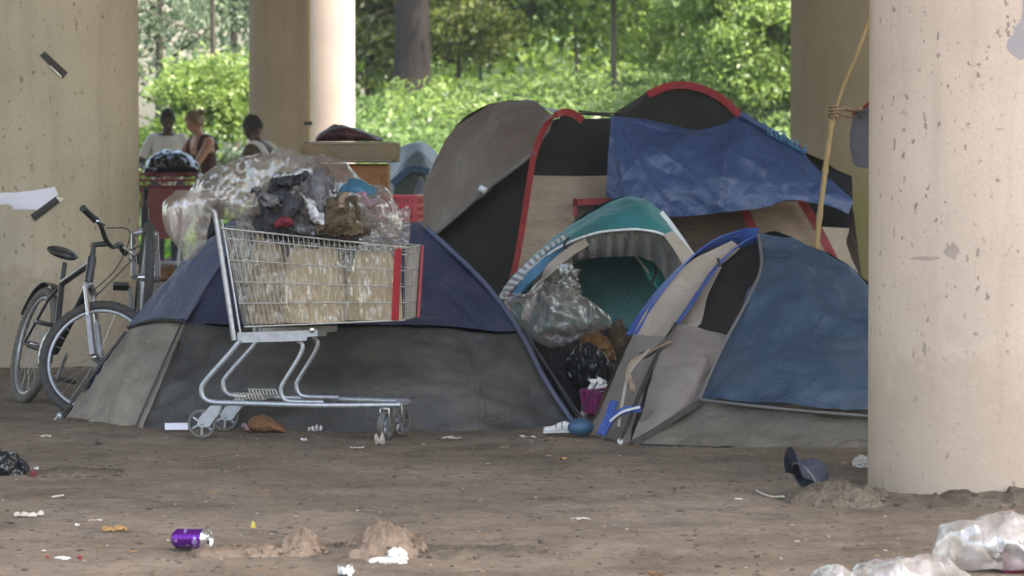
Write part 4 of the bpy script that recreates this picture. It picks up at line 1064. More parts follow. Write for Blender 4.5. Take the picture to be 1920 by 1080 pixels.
# ------------------------------------------------------------------ couch / mattress stack
Y0 = 24.0
t = thing('sideboard', 'orange brown board cupboard under the tan mattress', 'cupboard', P(668, 277, Y0).xy.to_3d())
c = P(660, 350, Y0); tz = P(660, 306, Y0).z
MB().box((c.x, Y0 + 0.25, tz / 2), (0.46, 0.45, tz - 0.01), bev=0.01).build('carcass', M['orange_wood'], t, smooth=False)
MB().box((c.x + 0.0, Y0 + 0.012, tz / 2 + 0.05), (0.38, 0.02, tz - 0.25), bev=0.005).build('door', M['orange_wood'], t, smooth=False)
MB().ell((c.x + 0.14, Y0 - 0.01, tz - 0.25), (0.015, 0.015, 0.015)).build('knob', M['chrome'], t)
x0, x1 = P(565, 285, Y0).x, P(747, 285, Y0).x; z0, z1 = P(0, 305, Y0).z, P(0, 266, Y0).z
t = thing('mattress', 'folded tan mattress lying on the orange brown cupboard', 'mattress', ((x0 + x1) / 2, Y0 + 0.2, z0))
mb = MB().box(((x0 + x1) / 2, Y0 + 0.22, (z0 + z1) / 2), (x1 - x0, 0.6, z1 - z0), bev=0.035)
mb.build('pad', M['mattress'], t)
for zz in (z0 + 0.012, z1 - 0.012):
    r2 = []
    for k in range(48):
        a = 2 * math.pi * k / 48
        ex = abs(math.cos(a)) ** 0.25 * math.copysign(1, math.cos(a)); ey = abs(math.sin(a)) ** 0.25 * math.copysign(1, math.sin(a))
        r2.append(Vector(((x0 + x1) / 2 + ex * (x1 - x0 + 0.0) / 2, Y0 + 0.22 + ey * 0.3, zz)))
    MB().tube(r2, 0.007, 6, closed=True).build('piping', M['tan_light'], t)
mb = MB().stations([(P(592, 262, Y0 + .15), 0.02, 0.03), (P(602, 257, Y0 + .15), 0.035, 0.13), (P(630, 252, Y0 + .15), 0.055, 0.2), (P(665, 253, Y0 + .15), 0.05, 0.2), (P(700, 260, Y0 + .15), 0.03, 0.16), (P(718, 265, Y0 + .15), 0.008, 0.05)], wr=0.03, ws=7, seed=4, zmin=z1 + 0.004)
q = mb.build('folded_coat', M['maroon']); tag(q, 'dark maroon coat heaped on top of the tan mattress', 'coat')

# ------------------------------------------------------------------ shopping cart in front
S = 1 / 440.0
CYAW = R(-9)
cart_o = Vector(((380 - 960) / F * 15.86, 15.86, 0.0))
CM = Matrix.Translation(cart_o) @ Matrix.Rotation(CYAW, 4, 'Z')
# local: x = along the cart (0 = rear wheels), y = width (0 near), z up
def c3(px, py, y=0.0):
    return Vector(((px - 380) * S * 1.0, y, (820 - py) * S))
def cpt(px, py, y=0.0):
    return CM @ c3(px, py, y)
W = 0.40
t = thing('shopping_cart', 'grey wire shopping cart with red corner strips heaped with bags before the navy tent', 'shopping cart', tuple(cart_o))
def ct(path, r, n=18, m=None): return CM, crom(path, n)
mb = MB()
for y, dy in ((0.0, 0), (W, 0)):
    # tube: basket bracket, down the leg, bend, base rail
    p = [c3(452, 636, y), c3(430, 662, y), c3(385, 712, y), c3(377, 730, y), c3(382, 745, y), c3(400, 752, y), c3(440, 753, y)]
    mb.tube([CM @ q for q in crom(p, 34)], 0.0115, 10)
    yy = y + (0.02 if y == 0 else -0.02)
    p = [c3(440, 753, y), c3(600, 756, y * 0.97 + 0.01), c3(745, 756, W / 2 + (y - W / 2) * 0.55)]
    mb.tube([CM @ q for q in crom(p, 20)], 0.0115, 10)
mb.tube([cpt(745, 756, W / 2 - W * 0.275), cpt(752, 755, W / 2), cpt(745, 756, W / 2 + W * 0.275)], 0.0115, 10)
mb.tube([cpt(470, 753, 0.0), cpt(470, 753, W)], 0.008, 8)
mb.build('base_frame', M['steel'], t)
for y in (0.03, W - 0.06):
    mb = MB()
    p = [c3(556, 636, y), c3(566, 645, y), c3(561, 665, y), c3(530, 715, y), c3(525, 730, y), c3(530, 744, y), c3(545, 750, y), c3(606, 751, y)]
    mb.tube([CM @ q for q in crom(p, 40)], 0.0095, 10)
    mb.build('support_tube', M['steel'], t)
mb = MB()
for k in range(9):
    x = 432 + k * 6.4
    mb.tube([cpt(x, 736, 0.06), cpt(x + 5, 748, 0.06), cpt(x + 5, 748, W - 0.06), cpt(x, 736, W - 0.06)], 0.0028, 5)
mb.tube([cpt(430, 737, 0.06), cpt(484, 737, 0.06)], 0.003, 5); mb.tube([cpt(430, 737, W - .06), cpt(484, 737, W - .06)], 0.003, 5)
mb.build('lower_rack', M['wire'], t)
for y in (-0.006, W + 0.006):
    mb = MB()
    mb.tube([cpt(404, 398, y), cpt(409, 430, y), cpt(440, 636, y)], 0.0115, 10)
    mb.tube([cpt(416, 412, y + (0.012 if y < 0 else -0.012)), cpt(452, 632, y + (0.012 if y < 0 else -0.012))], 0.005, 8)
    mb.build('rear_post', M['steel'], t)
    mb = MB()
    pr_ = [(446, 622), (598, 616), (598, 627), (578, 629), (577, 636), (446, 641)]
    vs = [cpt(a, b, y) for a, b in pr_] + [cpt(a, b, y + (0.012 if y < 0.1 else -0.012)) for a, b in pr_]
    nn = len(pr_)
    mb.add(vs, [tuple(range(nn)), tuple(range(2 * nn - 1, nn - 1, -1))] + [(i, nn + i, nn + (i + 1) % nn, (i + 1) % nn) for i in range(nn)])
    mb.build('bracket', M['steel'], t, smooth=False)
mb = MB(); mb.ell(cpt(588, 616, -0.01), (0.012, 0.008, 0.012)); mb.build('bolt', M['chrome'], t)
# handle
mb = MB()
mb.tube([cpt(404, 400, 0), cpt(392, 388, 0.0), cpt(385, 385, 0.02), cpt(385, 385, W - 0.02), cpt(392, 388, W), cpt(404, 400, W)], 0.011, 10)
mb.build('handle', M['steel'], t)
# basket: corners in photograph pixels of the near side
TL, TR, BL, BR = (415, 428), (762, 463), (455, 612), (756, 598)
def side(f, h, y0, y1):
    """point of a side panel; f along, h from the floor up"""
    a = (TL[0] + (TR[0] - TL[0]) * f, TL[1] + (TR[1] - TL[1]) * f)
    b = (BL[0] + (BR[0] - BL[0]) * f, BL[1] + (BR[1] - BL[1]) * f)
    tap = 0.035 * f
    ins = 0.035 * (1 - h)
    y = (y0 + tap + ins) if y0 == 0 else (W - tap - ins)
    return cpt(b[0] + (a[0] - b[0]) * h, b[1] + (a[1] - b[1]) * h, y)
for y in (0, W):
    mb = MB()
    nV = 37
    for k in range(nV):
        f = k / (nV - 1)
        mb.tube([side(f, 0, y, 0), side(f, 1, y, 0)], 0.0020, 5)
    for h, r in ((1.0, 0.0042), (0.90, 0.0026), (0.68, 0.0026), (0.46, 0.0026), (0.24, 0.0026), (0.0, 0.004)):
        mb.tube([side(f, h, y, 0) + (Vector((0, -0.004, 0)) if y == 0 else Vector((0, 0.004, 0))) for f in (0, 0.25, 0.5, 0.75, 1)], r, 6)
    mb.build('side_grid', M['wire'], t)
mb = MB()
for k in range(13):
    g_ = k / 12
    mb.tube([side(1, 0, 0, 0).lerp(side(1, 0, W, 0), g_), side(1, 1, 0, 0).lerp(side(1, 1, W, 0), g_)], 0.002, 5)
for h in (1, 0.9, 0.68, 0.46, 0.24, 0): mb.tube([side(1, h, 0, 0), side(1, h, W, 0)], 0.003, 5)
mb.build('front_grid', M['wire'], t)
mb = MB()
for k in range(13):
    g_ = k / 12
    mb.tube([side(0, 0, 0, 0).lerp(side(0, 0, W, 0), g_), side(0, 1, 0, 0).lerp(side(0, 1, W, 0), g_)], 0.002, 5)
for h in (1, 0.68, 0.4, 0): mb.tube([side(0, h, 0, 0), side(0, h, W, 0)], 0.003, 5)
mb.build('rear_grid', M['wire'], t)
mb = MB()
for k in range(15):
    g_ = k / 14
    mb.tube([side(0, 0, 0, 0).lerp(side(0, 0, W, 0), g_), side(1, 0, 0, 0).lerp(side(1, 0, W, 0), g_)], 0.002, 5)
for k in range(9):
    mb.tube([side(k / 8, 0, 0, 0), side(k / 8, 0, W, 0)], 0.003, 5)
mb.build('floor_grid', M['wire'], t)
def slat(px0, py0, px1, py1, wd, name, mat, y=-0.004, th=0.012):
    mb = MB()
    a, b = Vector((px0, py0)), Vector((px1, py1))
    c = []
    for (p, s) in ((a, -1), (a, 1), (b, 1), (b, -1)):
        h = 1.0 if p is a else 0.0
        yy = y + 0.03 + 0.035 * (1 - h)
        c.append((p.x + s * wd / 2, p.y, yy))
    vs = [cpt(*q) for q in c] + [cpt(q[0], q[1], q[2] + th) for q in c]
    mb.add(vs, [(0, 1, 2, 3), (7, 6, 5, 4), (0, 4, 5, 1), (1, 5, 6, 2), (2, 6, 7, 3), (3, 7, 4, 0)])
    return mb.build(name, mat, t, smooth=False)
slat(748, 462, 739, 598, 13, 'corner_strip', M['red_plastic'], -0.015)
mb = MB()
q0, q1 = side(1, 1, W, 0), side(1, 0, W, 0)
mb.ribbon([q0 + Vector((0.006, -0.01, 0)), q1 + Vector((0.006, -0.01, 0))], 0.03, 6, (0.3, -1, 0), 0.006)
mb.build('corner_strip', M['red_plastic'], t, smooth=False)
def cart_wheel(c, axis, r, wdt, name='wheel'):
    """solid castor with spoked disc"""
    ax = Vector(axis).normalized()
    w_ = MB().lathe([(r * 0.80, -wdt * .5), (r * 0.97, -wdt * .5), (r, -wdt * .3), (r, wdt * .3), (r * 0.97, wdt * .5), (r * 0.80, wdt * .5), (r * 0.78, 0), (r * 0.80, -wdt * .5)], c, ax, 32).build(name, M['castor'], t)
    a = ax.orthogonal().normalized(); b = ax.cross(a)
    mb = MB()
    mb.lathe([(0.0, -wdt * .55), (r * 0.28, -wdt * .5), (r * 0.28, wdt * .5), (0.0, wdt * .55)], c, ax, 16)
    for k in range(6):
        d_ = a * math.cos(k * math.pi / 3 + .3) + b * math.sin(k * math.pi / 3 + .3)
        mb.tube([Vector(c) + d_ * r * 0.2, Vector(c) + d_ * r * 0.8], r * 0.10, 6)
    mb.build('hub', M['steel'], w_)
    return w_
RZ = CM.to_3x3()
for y, px in ((0.0, 378), (W, 380)):
    c = cpt(px, 792, y)
    cart_wheel(c, RZ @ Vector((0, 1, 0)), 0.0615, 0.026)
    for s in (-1, 1):
        mb = MB()
        pr_ = [(398, 758), (418, 758), (414, 772), (396, 797), (381, 799), (372, 794), (377, 780)]
        yo = y + s * 0.019
        vs = [CM @ Vector(((a - 380) * S + (px - 380) * S, yo, (820 - b) * S)) for a, b in pr_] + [CM @ Vector(((a - 380) * S + (px - 380) * S, yo + s * 0.004, (820 - b) * S)) for a, b in pr_]
        nn = len(pr_)
        mb.add(vs, [tuple(range(nn)), tuple(range(2 * nn - 1, nn - 1, -1))] + [(i, nn + i, nn + (i + 1) % nn, (i + 1) % nn) for i in range(nn)])
        mb.ell(CM @ Vector(((382 + px - 380 - 380) * S, yo + s * 0.006, (820 - 792) * S)), (0.007, 0.004, 0.007), 8, 6)
        fix_normals(mb.build('wheel_plate', M['steel'], t, smooth=False))
for y, px, ya in ((W / 2 - W * 0.26, 718, 68), (W / 2 + W * 0.26, 727, 55)):
    c = cpt(px, 793, y)
    ax = Vector((math.cos(R(90 - ya + 0)), math.sin(R(90 - ya)), 0))
    ax = Vector((math.sin(R(ya)), -math.cos(R(ya)), 0))
    cart_wheel(c, ax, 0.0615, 0.026)
    for s in (-1, 1):
        mb = MB()
        q = c + ax * s * 0.02
        mb.box(q + Vector((0, 0, 0.032)), (0.004, 0.03, 0.075), (0, 0, math.atan2(ax.y, ax.x)), 0.0015)
        mb.build('castor_fork', M['chrome'], t)
    mb = MB(); mb.lathe([(0, -.012), (0.024, -.012), (0.024, 0.008), (0.014, 0.012), (0, .012)], c + Vector((0, 0, 0.077)), (0, 0, 1), 16)
    mb.build('swivel', M['steel'], t)

# red perforated plastic basket riding at the front of the load
t2 = thing('hand_basket', 'red perforated plastic basket wedged at the far front corner of the grey cart', 'basket', tuple(cpt(752, 412, 0.3)))
def rbox(x0, x1, y0, y1, z0, z1):
    return [(x0, y0), (x1, y0), (x1, y1), (x0, y1)]
mb = MB()
bx0, bx1 = 674, 764
for (ya, yb) in ((0.24, 0.24), (0.395, 0.395)):
    for zz in (369, 384, 398, 411):
        mb.box(CM @ Vector((((bx0 + bx1) / 2 - 380) * S, ya, (820 - zz - 3) * S)), ((bx1 - bx0) * S, 0.006, 0.016), (0, 0, CYAW))
    for k in range(12):
        mb.box(CM @ Vector(((bx0 + 3 + k * 7.5 - 380) * S, ya, (820 - 391) * S)), (0.0075, 0.0065, 48 * S), (0, 0, CYAW))
for xx in (bx0, bx1):
    for k in range(6):
        mb.box(CM @ Vector(((xx - 380) * S, 0.24 + 0.155 * k / 5, (820 - 391) * S)), (0.0065, 0.009, 48 * S), (0, 0, CYAW))
    for zz in (369, 384, 398, 411):
        mb.box(CM @ Vector(((xx - 380) * S, 0.317, (820 - zz - 3) * S)), (0.006, 0.155, 0.014), (0, 0, CYAW))
mb.build('body', M['red_plastic'], t2, smooth=False)
mb = MB()
for (ya) in (0.24, 0.395): mb.box(CM @ Vector((((bx0 + bx1) / 2 - 380) * S, ya, (820 - 370) * S)), ((bx1 - bx0 + 4) * S, 0.014, 0.014), (0, 0, CYAW), 0.003)
for xx in (bx0, bx1): mb.box(CM @ Vector(((xx - 380) * S, 0.317, (820 - 370) * S)), (0.014, 0.14, 0.0135), (0, 0, CYAW), 0.003)
mb.build('rim', M['red_plastic'], t2, smooth=False)

# ---- the load in the cart
GC = 'things heaped in the shopping cart'
def cst(lst, **k):
    return MB().stations([(cpt(a, b, y), h * S, d_) for a, b, y, h, d_ in lst], **k)
def bundle(px0, px1, py0, py1, y, dep, label, seed, mat='kraft'):
    """tall paper parcel with upright creases"""
    mb = MB()
    n = 100; nz = 22; vs = []; fs = []
    for j in range(nz):
        f = j / (nz - 1)
        sq = 1 - 0.45 * f ** 3
        for k in range(n):
            a = 2 * math.pi * k / n
            ex = abs(math.cos(a)) ** 0.6 * math.copysign(1, math.cos(a)); ey = abs(math.sin(a)) ** 0.6 * math.copysign(1, math.sin(a))
            cr = 1 + 0.022 * math.sin(a * 19 + seed + 2 * noise.noise(Vector((a, f * 2, seed)))) + 0.05 * noise.noise(Vector((ex * 3, ey * 3 + seed, f * 5)))
            q = Vector((((px0 + px1) / 2 - 380 + (px1 - px0) / 2 * ex * cr * sq) * S, y + dep * ey * cr * sq, (820 - (py1 + (py0 - py1) * f)) * S))
            vs.append(CM @ q)
    for j in range(nz - 1):
        for k in range(n):
            l = (k + 1) % n
            fs.append((j * n + k, j * n + l, (j + 1) * n + l, (j + 1) * n + k))
    fs.append(tuple(range(n - 1, -1, -1))); fs.append(tuple((nz - 1) * n + k for k in range(n)))
    q = mb.add(vs, fs).build('paper_sack', M[mat]); tag(q, label, 'sack', GC)
    return q
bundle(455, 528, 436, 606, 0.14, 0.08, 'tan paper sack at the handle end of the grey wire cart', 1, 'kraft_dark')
bundle(515, 640, 456, 604, 0.14, 0.08, 'tan paper sack with rounded top in the middle of the cart', 2)
bundle(640, 742, 470, 599, 0.15, 0.075, 'tan paper sack next to the red corner strip of the cart', 5)
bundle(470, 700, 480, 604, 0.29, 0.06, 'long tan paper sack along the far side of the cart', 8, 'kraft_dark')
def heap(lst, name, mat, label, cat, **k):
    q = cst(lst, **k).build(name, mat); return tag(q, label, cat, GC)
heap([(462, 410, .1, 12, .02), (482, 400, .1, 42, .1), (520, 390, .12, 58, .16), (560, 392, .12, 50, .14), (595, 410, .12, 25, .04)], 'jacket', M['cloth_dark'], 'black jacket bundled under the clear plastic near the cart handle', 'jacket', wr=0.09, ws=8, seed=1, ridge=True)
heap([(512, 350, .12, 14, .03), (545, 362, .12, 38, .14), (580, 364, .12, 52, .16), (618, 378, .12, 44, .14), (645, 390, .12, 16, .04)], 'grey_sweater', M['cloth_grey'], 'streaky grey sweater in the middle of the heap under clear plastic', 'sweater', wr=0.09, ws=9, seed=3, ridge=True)
heap([(575, 425, .08, 12, .03), (600, 415, .08, 34, .12), (630, 402, .08, 46, .15), (665, 398, .08, 44, .13), (695, 415, .1, 18, .04)], 'brown_fleece', M['cloth_brown'], 'mottled brown fleece beside the red basket in the cart heap', 'fleece', wr=0.08, ws=9, seed=6, ridge=True)
heap([(622, 362, .1, 6, .03), (645, 356, .1, 15, .11), (675, 358, .1, 17, .12), (702, 368, .1, 8, .04)], 'teal_towel', M['cloth_teal'], 'blue teal towel on top of the heap in the cart', 'towel', wr=0.02, ws=9, seed=2)
heap([(655, 398, .1, 6, .03), (680, 394, .1, 20, .06), (708, 398, .1, 26, .07), (730, 408, .1, 10, .02)], 'striped_blouse', M['cloth_rose'], 'rose and white blouse at the front end of the cart heap', 'blouse', wr=0.03, ws=14, seed=9, ridge=True)
heap([(520, 420, -.035, 4, .01), (532, 414, -.035, 8, .02), (548, 416, -.035, 7, .02), (556, 420, -.035, 3, .01)], 'red_glove', M['cloth_red'], 'small red glove against the black jacket in the cart', 'glove', wr=0.02, ws=20, seed=2)
heap([(470, 440, .16, 14, .05), (560, 440, .18, 24, .15), (660, 445, .18, 22, .15), (735, 460, .18, 12, .05)], 'dark_blanket', M['cloth_dark'], 'dark blanket lying on the paper sacks below the clothes', 'blanket', wr=0.03, ws=7, seed=12)

for i, (a, b, rx, rz, rot, mat, nm, lab, cat) in enumerate([
    (505, 372, .075, .022, .5, M['cloth_grey'], 'scarf', 'grey scarf twisted over the black jacket in the cart', 'scarf'),
    (548, 340, .085, .02, -.35, M['cloth_dark'], 'legging', 'dark leggings across the top of the cart heap', 'leggings'),
    (600, 402, .08, .02, .9, M['tee_white'], 'vest', 'thin white vest strip between the black jacket and the brown fleece', 'vest'),
    (640, 385, .07, .018, -.7, M['mattress'], 'tan_shirt', 'tan shirt folded over the brown fleece in the cart', 'shirt'),
    (690, 378, .06, .018, .6, M['cloth_rose'], 'sock', 'rose sock bundle below the blue teal towel', 'sock'),
    (574, 430, .09, .016, .15, M['cloth_grey'], 'hoodie', 'grey hoodie sleeve along the top rim of the cart', 'hoodie')]):
    mb = MB().stations([(Vector((-rx, 0, 0)), .004, .01), (Vector((-rx * .6, 0, .008)), rz, .04), (Vector((0, 0, -.006)), rz * 1.2, .05), (Vector((rx * .6, 0, .006)), rz, .04), (Vector((rx, 0, 0)), .004, .01)], n=26, nst=40, wr=.04, ws=14, seed=i + 3, ridge=True)
    mb.xf(Matrix.Translation(cpt(a, b, -0.03 + 0.01 * i)) @ Matrix.Rotation(rot, 4, 'Y'))
    tag(mb.build(nm, mat), lab, cat, GC)
# clear sheet over everything
def filmbag(lst, mat, name, wr, ws, seed, nst=110, n=90, sharp=0.012):
    mb = cst(lst, n=n, nst=nst, wr=wr, ws=ws, seed=seed, ridge=True)
    # second, finer set of creases
    out = []
    for q in mb.v:
        h = noise.noise(q * 16 + Vector((seed, 0, 0)))
        h2 = 0.5 - abs(noise.noise(Vector((q.x * 7 + q.z * 4, q.y * 6 + seed, q.z * 3 - q.x * 2))))
        out.append(q + Vector((0, -1, 0.6)) * (h * 0.004 + h2 * sharp * 3.0))
    mb.v = out
    return mb
mb = filmbag([(330, 395, .12, 14, .02), (345, 388, .13, 30, .08), (372, 372, .15, 36, .13), (405, 362, .17, 48, .18), (440, 362, .2, 68, .2), (480, 368, .2, 80, .21), (530, 372, .2, 82, .21), (585, 378, .2, 75, .21), (640, 388, .2, 66, .21), (690, 402, .19, 52, .19), (722, 412, .18, 36, .15), (742, 425, .18, 14, .04)], M['film'], 'x', 0.075, 3.4, 3, nst=150, n=110)
t3 = thing('plastic_sheet_bag', 'big clear crumpled plastic bag swollen over the heap on the cart', 'plastic bag', tuple(cpt(540, 440, .2)), GC)
mb.build('film', M['film'], t3)
# hanging lobe over the handle
mb = MB()
mb.stations([(cpt(358, 366, .0), 14 * S * 2.2, 0.035), (cpt(357, 380, -.02), 46 * S, 0.06), (cpt(354, 410, -.03), 42 * S, 0.065), (cpt(356, 440, -.03), 36 * S, 0.05), (cpt(362, 465, -.02), 22 * S, 0.035), (cpt(352, 486, -.01), 7 * S, 0.012)], axis='z')
# stations with axis z use (x half, y half) order: rebuild with proper sizes
mb = MB()
lst = [(366, 358, -.0, .085, .05), (360, 376, -.02, .105, .07), (354, 400, -.03, .10, .07), (354, 425, -.03, .088, .06), (357, 448, -.03, .07, .05), (361, 465, -.02, .05, .035), (356, 478, -.01, .028, .02), (350, 488, -.01, .012, .01)]
cs = crom([cpt(a, b, y) for a, b, y, h, dd in lst], 70); hs = crom([Vector((h, dd, 0)) for a, b, y, h, dd in lst], 70)
vs = []; fs = []; n = 80
for i in range(70):
    for k in range(n):
        a = 2 * math.pi * k / n
        q = cs[i] + Vector((math.cos(a) * hs[i].x, math.sin(a) * hs[i].y, 0))
        cr = noise.noise(Vector((q.x * 30, q.y * 30, q.z * 5))); c2 = 0.4 - abs(noise.noise(Vector((q.x * 18, q.y * 18, q.z * 9 + 4))))
        q = q + Vector((math.cos(a), math.sin(a), 0)) * (cr * 0.008 + c2 * 0.02)
        vs.append(q)
for i in range(69):
    for k in range(n):
        l = (k + 1) % n
        fs.append((i * n + k, i * n + l, (i + 1) * n + l, (i + 1) * n + k))
mb.add(vs, fs)
mb.build('hanging_fold', M['film'], t3)
mb = MB().sheet([[cpt(690, 408, .1), cpt(730, 398, .05), cpt(768, 384, .02)], [cpt(680, 440, .05), cpt(730, 432, .01), cpt(772, 425, .0)], [cpt(672, 464, .0), cpt(725, 468, -.01), cpt(768, 466, -.01)]], 50, 40, 0.04, 12, 4, (1, 1, 1), True)
mb.build('front_flap', M['film'], t3)
# thinner film crumpled between the sacks and the near wires
mb = MB().sheet([[cpt(418, 440, .035), cpt(500, 448, .04), cpt(600, 455, .04), cpt(690, 462, .045), cpt(740, 470, .05)],
                 [cpt(435, 520, .045), cpt(510, 520, .045), cpt(600, 525, .045), cpt(690, 530, .05), cpt(738, 530, .055)],
                 [cpt(455, 604, .055), cpt(520, 602, .055), cpt(600, 600, .055), cpt(690, 598, .06), cpt(736, 596, .065)]], 180, 60, 0.03, 9, 7, (3.2, 1, 0.7), True)
q = mb.build('film_liner', M['film_thin']); tag(q, 'thin crinkled clear film lining the near side of the cart basket', 'plastic film', GC)

# ------------------------------------------------------------------ bicycles
def make_bike(origin, yaw, lean, pitch, steer, L, r, label, frame_mat, fork_mat, tyre_rear, sad_h=0.78, bars=True, accent=None, grp='bicycles leaning at the tan pillar'):
    t = thing('bicycle', label, 'bicycle', tuple(origin), grp)
    Mx = Matrix.Translation(origin) @ Matrix.Rotation(yaw, 4, 'Z') @ Matrix.Rotation(lean, 4, 'X') @ Matrix.Rotation(pitch, 4, 'Y')
    def X(*a): return Mx @ Vector(a)
    def wheel(c, ax, fr, tm):
        w_ = MB()
        a = ax.orthogonal().normalized(); b = ax.cross(a)
        N_ = 96
        vs = []; fs = []; n = 10
        for i in range(N_):
            th = 2 * math.pi * i / N_
            d_ = a * math.cos(th) + b * math.sin(th)
            kn = 0.0035 if i % 2 else -0.001
            for k in range(n):
                p = 2 * math.pi * k / n
                rr = 0.022 + (kn if math.cos(p) > 0.3 else 0)
                vs.append(c + d_ * (r - 0.022 + rr * math.cos(p)) + ax * rr * math.sin(p))
        for i in range(N_):
            j = (i + 1) % N_
            for k in range(n):
                l = (k + 1) % n
                fs.append((i * n + k, i * n + l, j * n + l, j * n + k))
        w_.add(vs, fs)
        root = w_.build('wheel', tm, t)
        rim = MB().tube([c + (a * math.cos(2 * math.pi * i / 72) + b * math.sin(2 * math.pi * i / 72)) * (r - 0.048) for i in range(72)], 0.0095, 8, closed=True)
        rim.build('rim', M['steel'] if tm is M['tyre'] else M['bike_grey'], root)
        sp = MB()
        for k in range(28):
            th = 2 * math.pi * k / 28
            d_ = a * math.cos(th) + b * math.sin(th); d2 = a * math.cos(th + .5) + b * math.sin(th + .5)
            sp.tube([c + ax * (0.025 if k % 2 else -0.025) + d2 * 0.02, c + d_ * (r - 0.05)], 0.0012, 4)
        sp.build('spokes', M['steel'], root)
        MB().tube([c - ax * 0.045, c - ax * 0.03, c + ax * 0.03, c + ax * 0.045], [0.008, 0.02, 0.02, 0.008], 12).build('hub', M['chrome'], root)
        return root
    yax = (Mx.to_3x3() @ Vector((0, 1, 0))).normalized()
    rh = X(0, 0, r)
    wheel(rh, yax, X, tyre_rear)
    # geometry in local coordinates
    bb = Vector((0.36 * L / 0.85, 0, r * 0.95)); st_top = Vector((0.20, 0, 0.60)); hd_b = Vector((L - 0.19, 0, 0.60)); hd_t = Vector((L - 0.23, 0, 0.74))
    mb = MB()
    T3 = lambda *p: [Mx @ q for q in p]
    mb.tube(T3(bb, st_top), 0.015, 10); mb.tube(T3(st_top, hd_t - Vector((0, 0, 0.03))), 0.016, 10); mb.tube(T3(bb, hd_b), 0.019, 10)
    mb.tube(T3(hd_b, hd_t), 0.021, 12)
    for s in (-1, 1):
        mb.tube(T3(Vector((0, s * 0.055, r)), Vector((0.15, s * 0.03, r - 0.01)), bb), 0.009, 8)
        mb.tube(T3(Vector((0, s * 0.055, r)), Vector((0.15, s * 0.03, 0.52)), st_top), 0.008, 8)
    mb.build('frame', frame_mat, t)
    if accent: MB().tube(T3(bb.lerp(hd_b, .15), bb.lerp(hd_b, .6)), 0.0205, 10).build('frame_sleeve', accent, t)
    # saddle
    mb = MB().tube(T3(st_top, Vector((0.17, 0, sad_h - 0.04))), 0.012, 10); mb.build('seat_post', M['rubber_blk'], t)
    mb = MB().stations([(Vector((0.04, 0, sad_h + 0.01)), 0.012, 0.03), (Vector((0.07, 0, sad_h + 0.012)), 0.025, 0.075), (Vector((0.13, 0, sad_h)), 0.024, 0.07), (Vector((0.2, 0, sad_h - 0.004)), 0.02, 0.03), (Vector((0.27, 0, sad_h - 0.008)), 0.016, 0.018), (Vector((0.3, 0, sad_h - 0.012)), 0.006, 0.008)], n=18, nst=24)
    mb.xf(Mx); mb.build('saddle', M['rubber_blk'], t)
    # cranks
    c = Mx @ bb
    ch = MB().lathe([(0.075, -0.003), (0.082, -0.003), (0.082, 0.003), (0.075, 0.003), (0.03, 0.004), (0.03, -0.004), (0.075, -0.003)], c - yax * 0.05, yax, 40)
    ch.build('chainring', M['steel'], t)
    for s, an in ((-1, 0.9), (1, 0.9 + math.pi)):
        e = bb + Vector((math.cos(an) * 0.15, s * 0.07, math.sin(an) * 0.15))
        mb = MB().tube(T3(bb + Vector((0, s * 0.06, 0)), e), 0.009, 8); mb.build('crank', M['steel'], t)
        mb = MB().box((0, 0, 0), (0.08, 0.08, 0.02), bev=0.005); mb.xf(Mx @ Matrix.Translation(e + Vector((0, s * 0.045, 0)))); mb.build('pedal', M['rubber_blk'], t)
    # rear mudguard
    if tyre_rear is M['tyre_grey']:
        mb = MB(); arc = []
        for k in range(18):
            th = R(60 + k * 5.5)
            arc.append(Mx @ Vector((math.cos(th) * (r + 0.025), 0, r + math.sin(th) * (r + 0.025))))
        mb.ribbon(arc, 0.045, 18, yax, 0.0025); mb.build('mudguard', M['rubber_blk'], t)
    # front assembly
    head = hd_b; axis = (hd_t - hd_b).normalized()
    SM = Mx @ Matrix.Translation(head) @ Matrix.Rotation(steer, 4, axis) @ Matrix.Translation(-head)
    fh = Vector((L, 0, r))
    fy = (SM.to_3x3() @ Vector((0, 1, 0))).normalized()
    wheel(SM @ fh, fy, SM, M['tyre'])
    for s in (-1, 1):
        mb = MB().tube([SM @ Vector((L, s * 0.058, r)), SM @ Vector((L - 0.1, s * 0.058, r + 0.17))], 0.0165, 10)
        mb.build('fork_leg', fork_mat, t)
        mb = MB().tube([SM @ Vector((L - 0.1, s * 0.058, r + 0.17)), SM @ Vector((L - 0.175, s * 0.058, r + 0.3))], 0.012, 10)
        mb.build('fork_stanchion', M['chrome'], t)
    mb = MB().tube([SM @ Vector((L - 0.175, -0.062, r + 0.3)), SM @ Vector((L - 0.185, 0, r + 0.325)), SM @ Vector((L - 0.175, 0.062, r + 0.3))], 0.017, 10); mb.build('fork_crown', fork_mat, t)
    stem_t = hd_t + axis * 0.06; fw = stem_t + Vector((0.07, 0, 0.03))
    MB().tube([SM @ hd_t, SM @ stem_t, SM @ fw], 0.014, 10).build('stem', M['rubber_blk'], t)
    if not bars: return t
    bar = [Vector((-0.05, -0.29, 0.05)), Vector((-0.02, -0.15, 0.045)), Vector((0, -0.05, 0)), Vector((0, 0.05, 0)), Vector((-0.02, 0.15, 0.045)), Vector((-0.05, 0.29, 0.05))]
    MB().tube([SM @ (fw + q) for q in crom(bar, 24)], 0.0115, 8).build('handlebar', M['rubber_blk'], t)
